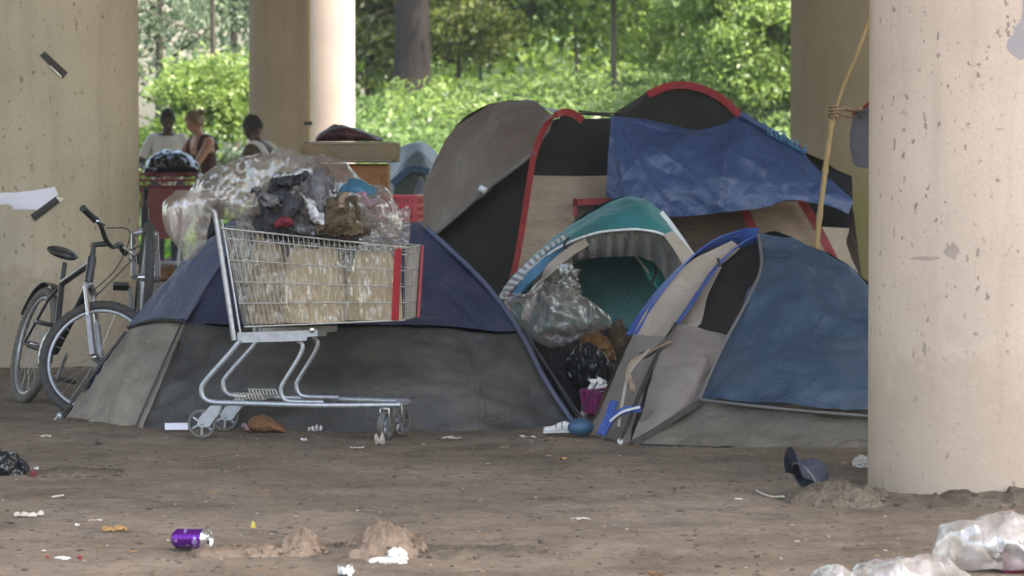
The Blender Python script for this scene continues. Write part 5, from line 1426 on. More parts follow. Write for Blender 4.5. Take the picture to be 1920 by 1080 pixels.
    for s in (-1, 1):
        g0, g1 = fw + Vector((-0.032, s * 0.18, 0.047)), fw + Vector((-0.05, s * 0.305, 0.05))
        MB().tube([SM @ g0, SM @ g0.lerp(g1, .1), SM @ g0.lerp(g1, .95), SM @ g1], [0.019, 0.016, 0.016, 0.018], 12).build('grip', M['rubber_blk'], t)
        mb = MB().tube([SM @ (fw + Vector((0.0, s * 0.15, 0.035))), SM @ (fw + Vector((0.035, s * 0.2, 0.03))), SM @ (fw + Vector((0.03, s * 0.28, 0.02)))], 0.005, 6); mb.build('brake_lever', M['chrome'], t)
        MB().tube(crom([SM @ (fw + Vector((0.03, s * 0.16, 0.03))), SM @ (fw + Vector((0.12, s * 0.1, 0.06))), SM @ (fw + Vector((0.1, s * 0.03, -0.1))), SM @ Vector((L - 0.15, s * 0.03, r + 0.28))], 16), 0.003, 6).build('brake_cable', M['rubber_blk'], t)
    return t
o1 = Vector(((38 - 960) / F * 18.05, 18.05, 0.0))
make_bike(o1, R(-66), R(-14), 0, R(50), 0.80, 0.285, 'black bicycle with large front wheel turned sideways beside the navy tent', M['bike_black'], M['bike_grey'], M['tyre_grey'], 0.74)
o2 = Vector((-1.905, 19.3, 0.0))
make_bike(o2, R(-84), R(-1), R(-23), R(4), 0.85, 0.275, 'silver forked bicycle without handlebar reared up between the black bicycle and the navy tent', M['bike_black'], M['bike_grey'], M['tyre_grey'], 0.66, bars=False, accent=M['bike_blue'])

# ------------------------------------------------------------------ people
def person(origin, yaw, label, skin, hair_mat, shirt=None, hgt=1.7, lean=0.0, head_dn=0.0, armL=None, armR=None, strap=None, hair='short', trousers=True):
    t = thing('person', label, 'person', tuple(origin), 'people behind the red cart')
    k = hgt / 1.75
    Mx = Matrix.Translation(origin) @ Matrix.Rotation(yaw, 4, 'Z') @ Matrix.Scale(k, 4)
    # figure faces local -Y; upper body bends forward about the hips
    B = Matrix.Translation(Vector((0, 0, 0.95))) @ Matrix.Rotation(lean, 4, 'X') @ Matrix.Translation(Vector((0, 0, -0.95)))
    up = lambda x, y, z: B @ Vector((x, y, z))
    HB = B @ Matrix.Translation(Vector((0, 0, 1.50))) @ Matrix.Rotation(head_dn, 4, 'X') @ Matrix.Translation(Vector((0, 0, -1.50)))
    hp = lambda x, y, z: HB @ Vector((x, y, z))
    def limb(mb, p, r, n=16): mb.tube(crom(p, 14), [c.x for c in crom([Vector((q, 0, 0)) for q in r], 14)], n)
    def torso(mb, g, z0=0.88, z1=1.5):
        for i in range(14):
            pass
        prof = [(0.90, .165, .115), (1.0, .155, .11), (1.1, .14, .10), (1.2, .152, .108), (1.3, .172, .118), (1.38, .178, .115), (1.43, .165, .095), (1.47, .11, .07), (1.5, .065, .06)]
        prof = [p for p in prof if z0 <= p[0] <= z1]
        n = 28; vs = []; fs = []
        for z, a, b in prof:
            for q in range(n):
                an = 2 * math.pi * q / n
                vs.append(B @ Vector(((a + g) * math.cos(an), (b + g) * math.sin(an), z)))
        m = len(prof)
        for i in range(m - 1):
            for q in range(n):
                l = (q + 1) % n
                fs.append((i * n + q, i * n + l, (i + 1) * n + l, (i + 1) * n + q))
        fs.append(tuple(range(n - 1, -1, -1))); fs.append(tuple((m - 1) * n + q for q in range(n)))
        mb.add(vs, fs)
    aL = armL or [(0.30, -0.06, 1.16), (0.22, -0.28, 1.08)]
    aR = armR or [(-0.30, -0.06, 1.16), (-0.22, -0.28, 1.08)]
    mb = MB()
    torso(mb, 0)
    limb(mb, [up(0, 0.01, 1.42), up(0, 0.0, 1.5), hp(0, 0.0, 1.56)], [.062, .056, .054])
    mb.ell(hp(0, 0.005, 1.655), (0.076, 0.095, 0.112), 24, 18, HB.to_3x3())
    mb.ell(hp(0, -0.035, 1.595), (0.055, 0.058, 0.055), 20, 12, HB.to_3x3())
    mb.ell(hp(0, -0.1, 1.635), (0.014, 0.02, 0.026), 12, 8, HB.to_3x3())          # nose
    mb.ell(hp(0, -0.092, 1.598), (0.026, 0.01, 0.009), 12, 8, HB.to_3x3())        # lips
    for s in (-1, 1):
        mb.ell(hp(s * 0.078, 0.008, 1.645), (0.012, 0.02, 0.03), 10, 8, HB.to_3x3())
        arm = aL if s > 0 else aR
        sh = up(s * 0.175, 0, 1.41); el = Vector(arm[0]); wr_ = Vector(arm[1])
        limb(mb, [up(s * 0.12, 0, 1.42), sh, sh.lerp(el, .5), el], [.05, .056, .046, .036])
        limb(mb, [el, el.lerp(wr_, .4), wr_], [.037, .036, .025])
        d_ = (wr_ - el).normalized(); sd = d_.cross(Vector((0, 0, 1)))
        sd = sd.normalized() if sd.length > 0.1 else Vector((1, 0, 0))
        nrm = sd.cross(d_)
        palm = wr_ + d_ * 0.05
        limb(mb, [wr_, palm, wr_ + d_ * 0.09], [.027, .036, .034])
        for f_ in range(4):
            o_ = sd * (-0.03 + 0.02 * f_); ln = (0.062, 0.072, 0.068, 0.052)[f_]
            b0 = wr_ + d_ * 0.085 + o_
            limb(mb, [b0, b0 + d_ * ln * .5 - nrm * 0.01, b0 + d_ * ln * .8 - nrm * 0.035], [.010, .009, .008], 10)
        th0 = wr_ + d_ * 0.03 - sd * 0.03 * s
        limb(mb, [th0, th0 - sd * 0.03 * s + d_ * 0.03, th0 - sd * 0.04 * s + d_ * 0.06 - nrm * .01], [.013, .011, .009], 10)
        limb(mb, [Vector((s * 0.09, 0, 0.92)), Vector((s * 0.10, -0.01, 0.5)), Vector((s * 0.10, 0.0, 0.28)), Vector((s * 0.10, 0.02, 0.06))], [.09, .06, .052, .036])
        limb(mb, [Vector((s * 0.10, 0.04, 0.045)), Vector((s * 0.105, -0.06, 0.04)), Vector((s * 0.11, -0.17, 0.03))], [.04, .042, .03])
    mb.xf(Mx)
    ob = mb.build('body', skin, t)
    md = ob.modifiers.new('r', 'REMESH'); md.mode = 'VOXEL'; md.voxel_size = 0.0085
    ms = ob.modifiers.new('s', 'SMOOTH'); ms.factor = 0.5; ms.iterations = 3
    dg = bpy.context.evaluated_depsgraph_get()
    me = bpy.data.meshes.new_from_object(ob.evaluated_get(dg))
    ob.modifiers.clear(); ob.data = me
    me.polygons.foreach_set('use_smooth', [True] * len(me.polygons))
    for s in (-1, 1):
        e = MB().ell(hp(s * 0.031, -0.083, 1.655), (0.013, 0.009, 0.008), 10, 8, HB.to_3x3()); e.xf(Mx); e.build('eye', M['rubber_blk'], ob)
    # hair: cap of short tufts over the skull
    hm = MB(); vs = []
    n = 26; m_ = 14; fs = []
    for i in range(m_ + 1):
        a = (0.62 if hair == 'short' else 0.66) * math.pi * i / m_
        for q in range(n):
            b = 2 * math.pi * q / n
            fr = max(0, -math.sin(b))
            aa = a * (1 - 0.5 * fr ** 1.2)
            rr = 1.09 + 0.14 * noise.noise(Vector((math.cos(b) * 4 + label.__len__(), math.sin(b) * 4, aa * 4)))
            vs.append(hp(0.078 * rr * math.sin(aa) * math.cos(b), 0.008 + 0.098 * rr * math.sin(aa) * math.sin(b), 1.655 + 0.114 * rr * math.cos(aa)))
    for i in range(m_):
        for q in range(n):
            l = (q + 1) % n
            fs.append((i * n + q, (i + 1) * n + q, (i + 1) * n + l, i * n + l))
    hm.add(vs, fs)
    if hair == 'bun': hm.ell(hp(0.05, 0.10, 1.72), (0.04, 0.04, 0.035), 14, 10)
    hm.xf(Mx); hm.build('hair', hair_mat, t)
    if shirt == 'tee':
        s_ = MB(); torso(s_, 0.014, 0.88, 1.475)
        for s in (-1, 1):
            arm = aL if s > 0 else aR
            sh = up(s * 0.175, 0, 1.41); el = Vector(arm[0])
            limb(s_, [up(s * 0.11, 0, 1.425), sh, sh.lerp(el, .75)], [.06, .064, .058])
        s_.xf(Mx); s_.build('t_shirt', M['tee_white'], t)
    elif shirt == 'tank':
        s_ = MB(); torso(s_, 0.012, 0.88, 1.32)
        for s in (-1, 1):
            s_.tube([Mx @ q for q in []] or crom([up(s * 0.10, -0.115, 1.3), up(s * 0.095, -0.08, 1.40), up(s * 0.09, 0.0, 1.475), up(s * 0.095, 0.09, 1.42), up(s * 0.10, 0.13, 1.3)], 16), 0.032, 10, flat=1.0)
        s_.xf(Mx); s_.build('tank_top', strap or M['tee_white'], t)
    tr = MB()
    for s in (-1, 1):
        limb(tr, [Vector((s * 0.085, 0, 0.98)), Vector((s * 0.09, 0, 0.88)), Vector((s * 0.10, -0.01, 0.5)), Vector((s * 0.10, 0.0, 0.28)), Vector((s * 0.10, 0.02, 0.08))], [.10, .11, .078, .068, .06])
    tr.xf(Mx); tr.build('trousers', M['trouser'], t)
    return t
person(Vector(((314 - 960) / F * 38, 38.0, 0)), R(8), 'person in a white t-shirt facing this way and looking down at the red cart', M['skin_dark'], M['hair_blk'], 'tee', 1.62, 0.12, 0.35)
person(Vector(((388 - 960) / F * 37.2, 37.35, 0)), R(-50), 'person with light brown hair and a brown tank top bending over the black bag', M['skin_tan'], M['hair_brown'], 'tank', 1.60, 0.22, 0.2,
       armL=[(0.22, -0.34, 1.12), (0.05, -0.52, 1.02)], armR=[(-0.24, -0.32, 1.12), (-0.1, -0.5, 1.04)], strap=fabric('brown_cotton', (0.06, 0.025, 0.02), 0.85), hair='bun')
person(Vector(((512 - 960) / F * 32.3, 32.3, 0)), R(-122), 'dark haired person in a white tank top stooping beside the brown pillar', M['skin_dark'], M['hair_blk'], 'tank', 1.53, 0.36, 0.02,
       armL=[(0.2, -0.38, 1.0), (0.12, -0.52, 0.82)], armR=[(-0.22, -0.36, 1.0), (-0.12, -0.52, 0.84)])

# ------------------------------------------------------------------ far red cart with its load
Yc = 35.6
t = thing('shopping_cart', 'red plastic shopping cart with a black bag on top beside the tan pillar', 'shopping cart', ((315 - 960) / F * Yc, Yc, 0))
def RC(px, py, y=0): return P(px, py, Yc + y)
def hexa(c8, name, mat, bev=0.0):
    mb = MB().add(c8, [(0, 1, 2, 3), (7, 6, 5, 4), (0, 4, 5, 1), (1, 5, 6, 2), (2, 6, 7, 3), (3, 7, 4, 0)])
    return mb.build(name, mat, t, smooth=False)
hexa([RC(262, 352), RC(376, 352), RC(345, 448), RC(270, 448), RC(262, 352, .5), RC(376, 352, .5), RC(345, 448, .45), RC(270, 448, .45)], 'basket', M['red_dull'])
mb = MB()
for py in (326, 338, 350):
    for a, b in ((RC(258, py, -.01), RC(380, py, -.01)), (RC(380, py, -.01), RC(378, py, .52)), (RC(258, py, -.01), RC(262, py, .52))):
        mb.tube([a, b], 0.012, 8)
mb.build('rim', M['red_dull'], t)
mb = MB()
for k in range(12):
    px = 262 + k * 10.3
    mb.tube([RC(px, 326, -.015), RC(px, 352, -.015)], 0.006, 6)
mb.build('upper_grid', M['red_dull'], t)
MB().ell(RC(375, 330, -.03), (0.03, 0.03, 0.025)).build('handle_cap', M['chrome'], t)
for px in (288, 340):
    mb = MB().tube([RC(px, 447), RC(px - 4, 480), RC(px - 6, 500)], 0.016, 8); mb.build('leg', M['steel'], t)
for px in (270, 350):
    for y in (0.03, 0.42):
        c = RC(px, 500, y); c.z = 0.06
        MB().lathe([(0, -.015), (0.05, -.015), (0.06, 0), (0.05, .015), (0, .015)], c, (0.1, 1, 0), 20).build('wheel', M['castor'], t)
mb = MB()
mb.tube([Vector((RC(270, 500).x, Yc + .03, .13)), Vector((RC(350, 500).x, Yc + .03, .13)), Vector((RC(350, 500).x, Yc + .42, .13)), Vector((RC(270, 500).x, Yc + .42, .13)), Vector((RC(270, 500).x, Yc + .03, .13))], 0.012, 8)
for px in (270, 350):
    for y in (.03, .42): mb.tube([Vector((RC(px, 500).x, Yc + y, .13)), Vector((RC(px, 500).x, Yc + y, .06))], 0.01, 6)
mb.build('base_frame', M['steel'], t)
mb = MB().stations([(RC(268, 322, .25), 0.03, 0.05), (RC(285, 312, .25), 0.10, 0.2), (RC(315, 305, .25), 0.125, 0.24), (RC(345, 308, .25), 0.11, 0.22), (RC(368, 316, .25), 0.06, 0.12), (RC(376, 322, .25), 0.02, 0.03)], n=40, nst=50, wr=0.05, ws=8, seed=5, ridge=True)
tag(mb.build('refuse_bag', M['black_bag']), 'shiny black bag bulging on the red cart below the people', 'refuse bag')
# clutter under and beside the red cart
def lump(name, mat, label, cat, c, r, seed=0, wr=0.3, sc=3.0, group=None, n=28, floor=True, ridge=False, parent=None):
    mb = MB().ell((0, 0, 0), (1, 1, 1), n, int(n * .7))
    out = []
    for q in mb.v:
        h = fbm(q * sc * 0.5 + Vector((seed * 3.1, seed, 0)))
        if ridge: h = 0.3 - abs(noise.noise(q * sc + Vector((seed, 0, 0)))) * 1.4
        p = q * (1 + wr * h)
        p = Vector((p.x * r[0], p.y * r[1], p.z * r[2]))
        if floor: p.z = max(p.z, -r[2] * 0.6) + r[2] * 0.6
        out.append(Vector(c) + p)
    mb.v = out
    o = mb.build(name, mat, parent, smooth=not ridge or max(r) > 0.05, sharp=35)
    if parent is None: tag(o, label, cat, group)
    return o
for i, (px, py, mat, lab, rr) in enumerate([(285, 500, M['orange_cloth'], 'ochre cloth bundle under the red cart', (.12, .1, .08)), (306, 512, M['cloth_red'], 'red cloth bundle just under the red cart', (.1, .1, .07)),
        (300, 528, M['brown_sack'], 'rust brown bundle lowest behind the upright bicycle wheel', (.16, .1, .09)), (325, 500, M['cloth_rose'], 'pale rose cloth bundle at the foot of the red cart', (.07, .07, .06))]):
    c = G(px, py); lump('cloth_bundle', mat, lab, 'cloth', c, rr, i + 3, 0.4, 4, 'bundles on the ground by the red cart')

# ------------------------------------------------------------------ rubbish in the gap between the tents
GG = 'rubbish heaped in the gap between the tents'
def LP(px, py, Y): return P(px, py, Y)
def rub(lst, name, mat, label, cat, **k):
    q = MB().stations([(P(a, b, Y), h / F * Y, d_) for a, b, Y, h, d_ in lst], **k).build(name, mat); return tag(q, label, cat, GG)
rub([(1000, 650, 17.3, 20, .05), (1040, 690, 17.3, 75, .2), (1090, 700, 17.3, 85, .25), (1140, 690, 17.3, 70, .2), (1170, 690, 17.3, 30, .05)], 'dark_blanket', M['cloth_dark'], 'dark blanket heap filling the gap between the navy and blue tents', 'blanket', wr=0.06, ws=6, seed=3, nst=50, n=36)
rub([(1062, 690, 16.9, 10, .02), (1080, 690, 16.9, 36, .09), (1105, 690, 16.85, 44, .12), (1130, 695, 16.85, 36, .1), (1148, 700, 16.9, 10, .03)], 'refuse_bag', M['black_bag'], 'shiny black bag in the gap above the magenta basket', 'refuse bag', wr=0.05, ws=12, seed=8, nst=50, n=40, ridge=True)
rub([(1085, 650, 17.0, 6, .02), (1100, 645, 17.0, 22, .06), (1125, 652, 17.0, 26, .08), (1145, 660, 17.0, 16, .05), (1155, 668, 17.0, 5, .02)], 'ochre_cloth', M['orange_cloth'], 'ochre cloth showing under the clear bag in the gap', 'cloth', wr=0.05, ws=12, seed=5, nst=40, n=30, ridge=True)
rub([(1125, 655, 17.2, 6, .02), (1145, 640, 17.2, 30, .08), (1168, 640, 17.2, 34, .08), (1182, 650, 17.2, 10, .02)], 'brown_sack', M['cloth_brown'], 'brown sack against the blue pole sleeve in the gap', 'sack', wr=0.05, ws=12, seed=6, nst=40, n=30)
rub([(1132, 610, 17.3, 6, .02), (1150, 608, 17.3, 20, .05), (1168, 612, 17.3, 14, .05), (1178, 618, 17.3, 5, .02)], 'teal_bag', M['teal_dark'], 'dark teal bag at the mouth of the teal tent', 'bag', wr=0.04, ws=12, seed=6, nst=30, n=24)
# clear bag
def fl(lst, wr, ws, seed):
    mb = MB().stations([(P(a, b, Y), h / F * Y, d_) for a, b, Y, h, d_ in lst], n=90, nst=110, wr=wr, ws=ws, seed=seed, ridge=True)
    mb.v = [q + Vector((0, -1, .6)) * (0.006 * noise.noise(q * 26) + 0.014 * (0.4 - abs(noise.noise(q * 13 + Vector((seed, 0, 0)))))) for q in mb.v]
    return mb
t = thing('clear_bag', 'crumpled grey clear plastic bag lying at the mouth of the teal tent', 'plastic bag', P(1045, 650, 16.85), GG)
fl([(944, 562, 16.95, 8, .02), (965, 570, 16.95, 30, .07), (995, 582, 16.9, 46, .1), (1030, 592, 16.85, 58, .13), (1070, 592, 16.85, 54, .13), (1105, 592, 16.85, 40, .1), (1130, 605, 16.9, 24, .05), (1146, 612, 16.9, 8, .02)], 0.05, 4, 2).build('film', M['film_grey'], t)
MB().sheet([[(1055, 510, 16.9), (1066, 498, 16.88), (1080, 510, 16.9)], [(1040, 540, 16.85), (1065, 530, 16.78), (1092, 545, 16.85)], [(1010, 575, 16.8), (1055, 570, 16.72), (1095, 585, 16.8)]], 40, 34, 0.05, 14, 3, (1, 1, 1), True).build('peak', M['film_grey'], t)
# magenta basket
c = P(1114, 748, 16.5)
t = thing('small_basket', 'magenta plastic basket below the black bag in the gap', 'basket', c - Vector((0, 0, .06)), GG)
mb = MB().lathe([(0.045, -0.06), (0.06, 0.04), (0.056, 0.04), (0.042, -0.056), (0.0, -0.056)], c, (0.1, -0.1, 1), 28); mb.build('body', M['magenta'], t)
MB().tube([c + Vector((0.061 * math.cos(a / 24 * 6.283), 0.061 * math.sin(a / 24 * 6.283), 0.042 + 0.006 * math.cos(a / 24 * 6.283))) for a in range(24)], 0.006, 6, closed=True).build('rim', M['magenta'], t)
mb = MB()
for k in range(18):
    a = k / 18 * 6.283
    mb.tube([c + Vector((0.048 * math.cos(a), 0.048 * math.sin(a), -0.05)), c + Vector((0.062 * math.cos(a), 0.062 * math.sin(a), 0.03))], 0.003, 5)
mb.build('ribs', M['magenta'], t)
lump('crumpled_paper', M['tissue'], 'crumpled white paper sticking up from the magenta basket', 'paper', P(1122, 722, 16.5), (.035, .03, .03), 4, 0.6, 5, GG, floor=False)
# shoes
def shoe(px, py, yaw, label, sz=0.25, tilt=0.0):
    c = G(px, py, 0.0)
    t = thing('shoe', label, 'shoe', c, 'white sports shoes by the blue ball')
    Mx = Matrix.Translation(c + Vector((0, 0, 0.012 + abs(math.sin(tilt)) * 0.06))) @ Matrix.Rotation(yaw, 4, 'Z') @ Matrix.Rotation(tilt, 4, 'Y') @ Matrix.Scale(sz / 0.28, 4)
    mb = MB().stations([(Vector((-0.14, 0, 0.032)), .018, .02), (Vector((-0.12, 0, 0.036)), .03, .036), (Vector((-0.05, 0, 0.04)), .036, .045), (Vector((0.01, 0, 0.055)), .048, .038), (Vector((0.06, 0, 0.062)), .055, .034), (Vector((0.11, 0, 0.06)), .052, .032), (Vector((0.135, 0, 0.05)), .03, .018)], n=20, nst=30)
    mb.xf(Mx); mb.build('upper', M['shoe'], t)
    mb = MB().stations([(Vector((-0.143, 0, 0.012)), .008, .02), (Vector((-0.12, 0, 0.012)), .012, .04), (Vector((-0.04, 0, 0.012)), .012, .046), (Vector((0.04, 0, 0.012)), .012, .034), (Vector((0.11, 0, 0.012)), .012, .036), (Vector((0.14, 0, 0.012)), .008, .02)], n=16, nst=24)
    mb.xf(Mx); mb.build('sole', M['white_plastic'], t)
    for k in range(3):
        x = -0.03 + k * 0.03
        mb = MB().tube([Vector((x, -0.044, .05)), Vector((x + .005, -0.02, .088 + .01 * k)), Vector((x + .005, 0.02, .088 + .01 * k)), Vector((x, 0.044, .05))], 0.005, 6)
        mb.xf(Mx); mb.build('lace', M['rubber_blk'] if k != 1 else M['white_plastic'], t)
    mb = MB().ell((0.09, 0, 0.108), (.036, .022, .008), 14, 6); mb.xf(Mx); mb.build('opening', M['dark'], t)
    mb = MB()
    for k in range(7): mb.box((-0.11 + k * 0.036, -.025, -0.002), (0.009, 0.01, 0.012))
    for k in range(7): mb.box((-0.11 + k * 0.036, .025, -0.002), (0.009, 0.01, 0.012))
    mb.xf(Mx); mb.build('studs', M['rubber_blk'], t, smooth=False)
shoe(1046, 818, R(14), 'white black laced studded shoe lying flat left of the blue ball', 0.125)
shoe(1098, 795, R(60), 'white shoe tipped up behind the blue ball', 0.10, R(-35))
c = G(1089, 821); 
o = MB().ell(c + Vector((0, 0, .045)), (.056, .05, .038), 28, 20).build('ball', M['ball']); tag(o, 'deflated blue ball on the dirt between white shoe and tan tent', 'ball')
# guy lines
def guy(path, label):
    o = MB().tube(crom(pts(path), 16), 0.0035, 6).build('guy_rope', M['cord_blk']); tag(o, label, 'rope', 'guy ropes')
guy([(978, 618, 16.66), (1020, 680, 16.5), (1083, 782, 16.25)], 'black guy rope running from the navy tent corner into the gap')
guy([(1120, 716, 16.45), (1102, 748, 16.4), (1083, 782, 16.25)], 'short black guy rope rising from the shoe towards the magenta basket')
guy([(1236, 652, 15.8), (1200, 730, 15.68), (1163, 826, 15.54)], 'black guy rope crossing the open door corner of the blue and tan tent')

# ------------------------------------------------------------------ cap, mounds, can, litter
def mound(cx, cy, rx, ry, h, mat, label, seed, name='dirt_mound', spread=1.0, n=110, power=1.0):
    mb = MB(); vs = []; fs = []
    for j in range(n):
        for i in range(n):
            u = -1 + 2 * i / (n - 1); v = -1 + 2 * j / (n - 1)
            rr = math.sqrt(u * u + v * v)
            x = cx + u * rx; y = cy + v * ry
            rr = max(0, rr * (1 + 0.45 * noise.noise(Vector((x * 7 + seed, y * 7, 4))) + 0.3 * noise.noise(Vector((x * 22 + seed, y * 22, 4)))))
            e = max(0, 1 - rr) ** power * min(1, max(0, 1 - max(abs(u), abs(v))) * 5)
            k = 0.45 * noise.noise(Vector((x * 9 + seed, y * 9, 0))) + 0.4 * noise.noise(Vector((x * 24 + seed, y * 24, 1))) + 0.25 * noise.noise(Vector((x * 60 + seed, y * 60, 2)))
            z = gz(x, y) - 0.02 + h * (e * (1 + 0.6 * k) + 0.35 * k * min(1, e * 3)) + 0.022 * min(1, e * 4)
            vs.append(Vector((x, y, z)))
    for j in range(n - 1):
        for i in range(n - 1):
            fs.append((j * n + i, j * n + i + 1, (j + 1) * n + i + 1, (j + 1) * n + i))
    # clods
    for k in range(int(60 * spread)):
        a = rng.uniform(0, 6.283); q = rng.random() ** 0.6
        x = cx + math.cos(a) * q * rx * 1.05; y = cy + math.sin(a) * q * ry * 1.05
        s = rng.uniform(0.003, 0.009)
        mb.ell((x, y, gz(x, y) + max(0, h * (1 - q) ** power) * 0.9 + s * 0.4), (s, s, s * .8), 6, 4)
    mb.add(vs, fs)
    return tag(mb.build(name, mat), label, 'dirt mound', 'loose dirt mounds')
c = G(1570, 946); mound(c.x, c.y + .12, .22, .3, .062, M['soil_dark'], 'dark crumbly dirt mound between the cap and the nearest pillar', 3, power=0.8)
c = G(1740, 948); mound(c.x + 0.22, c.y + .02, .55, .14, .03, M['soil_dark'], 'low ridge of loose dirt banked against the nearest pillar', 5, power=.7)
c = G(722, 1040); mound(c.x, c.y + .05, .145, .22, .085, M['soil_loose'], 'tallest orange brown dirt mound above the white tissue', 7, power=0.7)
c = G(560, 1040); mound(c.x + 0.01, c.y + .02, .085, .1, .075, M['soil_loose'], 'small pointed dirt mound left of the tallest one', 9, power=0.9)
c = G(470, 1040); mound(c.x, c.y + .04, .22, .14, .03, M['soil_loose'], 'flat strip of crumbled dirt right of the purple can', 12, power=.6)
c = G(860, 1040); mound(c.x, c.y + .02, .26, .16, .022, M['soil_dark'], 'flat dark crumbled dirt right of the tallest mound', 15, power=.6)
c = G(640, 1036); mound(c.x, c.y + .02, .12, .10, .028, M['soil_dark'], 'dark crumbled dirt between the pointed and the tallest mound', 17, power=.6)
c = G(140, 890); mound(c.x, c.y + .02, .2, .2, .02, M['soil_dark'], 'low dark dirt patch right of the black bag', 19, power=.6)

# cap standing on its side
c = G(1512, 928)
t = thing('baseball_cap', 'dark navy baseball cap tipped on its side by the dirt mound', 'cap', c)
Mx = Matrix.Translation(c + Vector((0.01, 0.0, 0.062))) @ Matrix.Rotation(R(38), 4, 'Z') @ Matrix.Rotation(R(60), 4, 'Y') @ Matrix.Rotation(R(10), 4, 'X')
mb = MB(); vs = []; fs = []; n = 36; m_ = 14
for i in range(m_ + 1):
    a = math.pi * 0.5 * i / m_
    for k in range(n):
        b = 2 * math.pi * k / n
        rr = 0.072 * (1 + 0.05 * noise.noise(Vector((math.cos(b) * 2, math.sin(b) * 2, a * 2))) - 0.010 * (abs(math.sin(3 * b)) < 0.08))
        vs.append(Vector((rr * math.sin(a) * math.cos(b), rr * math.sin(a) * math.sin(b) * .92, 0.095 * math.cos(a))))
for i in range(m_):
    for k in range(n):
        l = (k + 1) % n
        fs.append((i * n + k, (i + 1) * n + k, (i + 1) * n + l, i * n + l))
mb.add(vs, fs); mb.xf(Mx @ Matrix.Translation(Vector((0, 0, -0.02)))); mb.build('crown', M['cap'], t)
mb = MB().ell((0, 0, .096), (.008, .008, .005), 10, 6); mb.xf(Mx @ Matrix.Translation(Vector((0, 0, -0.02)))); mb.build('button', M['cap'], t)
mb = MB(); rows = []
for j in range(8):
    f = j / 7
    rows.append([Mx @ Vector((-(0.066 * math.cos(a) + f * 0.075 * max(0, math.cos(a)) ** .6), 0.064 * math.sin(a) * (1 - 0.12 * f), -0.018 - 0.03 * f * math.sin(a) ** 2)) for a in [R(-78 + 156 * k / 16) for k in range(17)]])
mb.sheet(rows, 34, 14)
nb = len(mb.v); mb.v += [q + (Mx.to_3x3() @ Vector((0, 0, -0.003))) for q in mb.v[:nb]]; mb.f += [tuple(reversed([i + nb for i in f])) for f in mb.f]
mb.build('peak', M['cap'], t)
MB().tube([Mx @ Vector((0.073 * math.cos(2 * math.pi * k / 30), 0.068 * math.sin(2 * math.pi * k / 30), -0.019)) for k in range(30)], 0.004, 6, closed=True).build('sweatband', M['grey_trim'], t)
tw = MB().tube(crom([G(1418, 920, .006), G(1430, 926, .008), G(1450, 932, .01), G(1470, 931, .02)], 16), 0.004, 6); tag(tw.build('twig', M['paper_dirty']), 'curved pale twig left of the navy cap', 'twig')
tw = MB().box(G(1385, 936, .008), (.03, .01, .008), (0, .1, .3), .002); tag(tw.build('wood_chip', M['paper_dirty']), 'short pale chip left of the curved twig', 'wood chip')

# purple can
c = G(360, 1029)
t = thing('drink_can', 'purple and silver drink can lying on its side on the dirt', 'can', c)
m, n_, N_, L_, bs_ = nodes('purple_can_print')
co_ = texco(N_, L_)
t_ = noise_n(N_, L_, co_, 34, 2, 0.5); 
r_ = ramp(N_, L_, t_.outputs[0], [(0.0, (0.12, 0.012, 0.22)), (0.56, (0.16, 0.02, 0.30)), (0.60, (0.4, 0.3, 0.6)), (1.0, (0.5, 0.4, 0.7))])
r_.color_ramp.interpolation = 'CONSTANT'
L_.new(r_.outputs[0], bs_.inputs['Base Color']); bs_.inputs['Metallic'].default_value = 0.6; bs_.inputs['Roughness'].default_value = 0.25
ax = Vector((0.97, -0.42, 0.03)).normalized(); cc = c + Vector((0, 0, 0.031)) - ax * 0.06
MB().lathe([(0.0, 0.006), (0.022, 0.002), (0.024, 0.0), (0.0305, 0.010), (0.031, 0.014), (0.031, 0.104)], cc, ax, 40).build('body', m, t)
MB().lathe([(0.031, 0.104), (0.0265, 0.117), (0.027, 0.120), (0.025, 0.121), (0.0235, 0.116), (0.0, 0.115)], cc, ax, 40).build('lid', M['alu'], t)
sd = ax.cross(Vector((0, 0, 1))).normalized(); u_ = sd.cross(ax)
MB().tube([cc + ax * 0.118 + (sd * math.cos(a / 12 * 6.283) * .006 + u_ * (math.sin(a / 12 * 6.283) * .009 + .004)) for a in range(12)], 0.0016, 6, closed=True).build('ring_pull', M['alu'], t)
MB().lathe([(0.0, 0.0), (0.007, 0.0005), (0.007, 0.0012), (0, .0015)], cc + ax * 0.1155 - u_ * 0.009, ax, 16).build('opening', M['dark'], t)
# band of silver lettering like swirls round the can
mb = MB()
for k in range(3):
    p = []
    for i in range(26):
        f = i / 25; a = R(200 + k * 55) + 0.35 * math.sin(f * 12 + k); h = 0.03 + 0.055 * f
        p.append(cc + ax * h + (sd * math.cos(a) + u_ * math.sin(a)) * 0.0312)
    mb.tube(p, 0.0009, 4)
mb.build('silver_print', M['alu'], t)

def scrap(name, mat, label, cat, c, r, seed, group=None):
    n = 16; vs = []; fs = []
    for j in range(n):
        for i in range(n):
            u = -1 + 2 * i / (n - 1); v = -1 + 2 * j / (n - 1)
            k = 1 + 0.35 * noise.noise(Vector((u * 1.5 + seed, v * 1.5, 3)))
            h = abs(noise.noise(Vector((u * 1.6 + seed, v * 1.6, 0)))) * 1.3 + abs(noise.noise(Vector((u * 4 + seed, v * 4, 5)))) * 0.5
            vs.append(Vector((c.x + u * r[0] * k + 0.2 * r[0] * noise.noise(Vector((v * 3, seed, u))), c.y + v * r[1] * k, gz(c.x, c.y) + 0.001 + r[2] * 1.9 * h)))
    for j in range(n - 1):
        for i in range(n - 1): fs.append((j * n + i, j * n + i + 1, (j + 1) * n + i + 1, (j + 1) * n + i))
    return tag(MB().add(vs, fs).build(name, mat, sharp=40), label, cat, group)
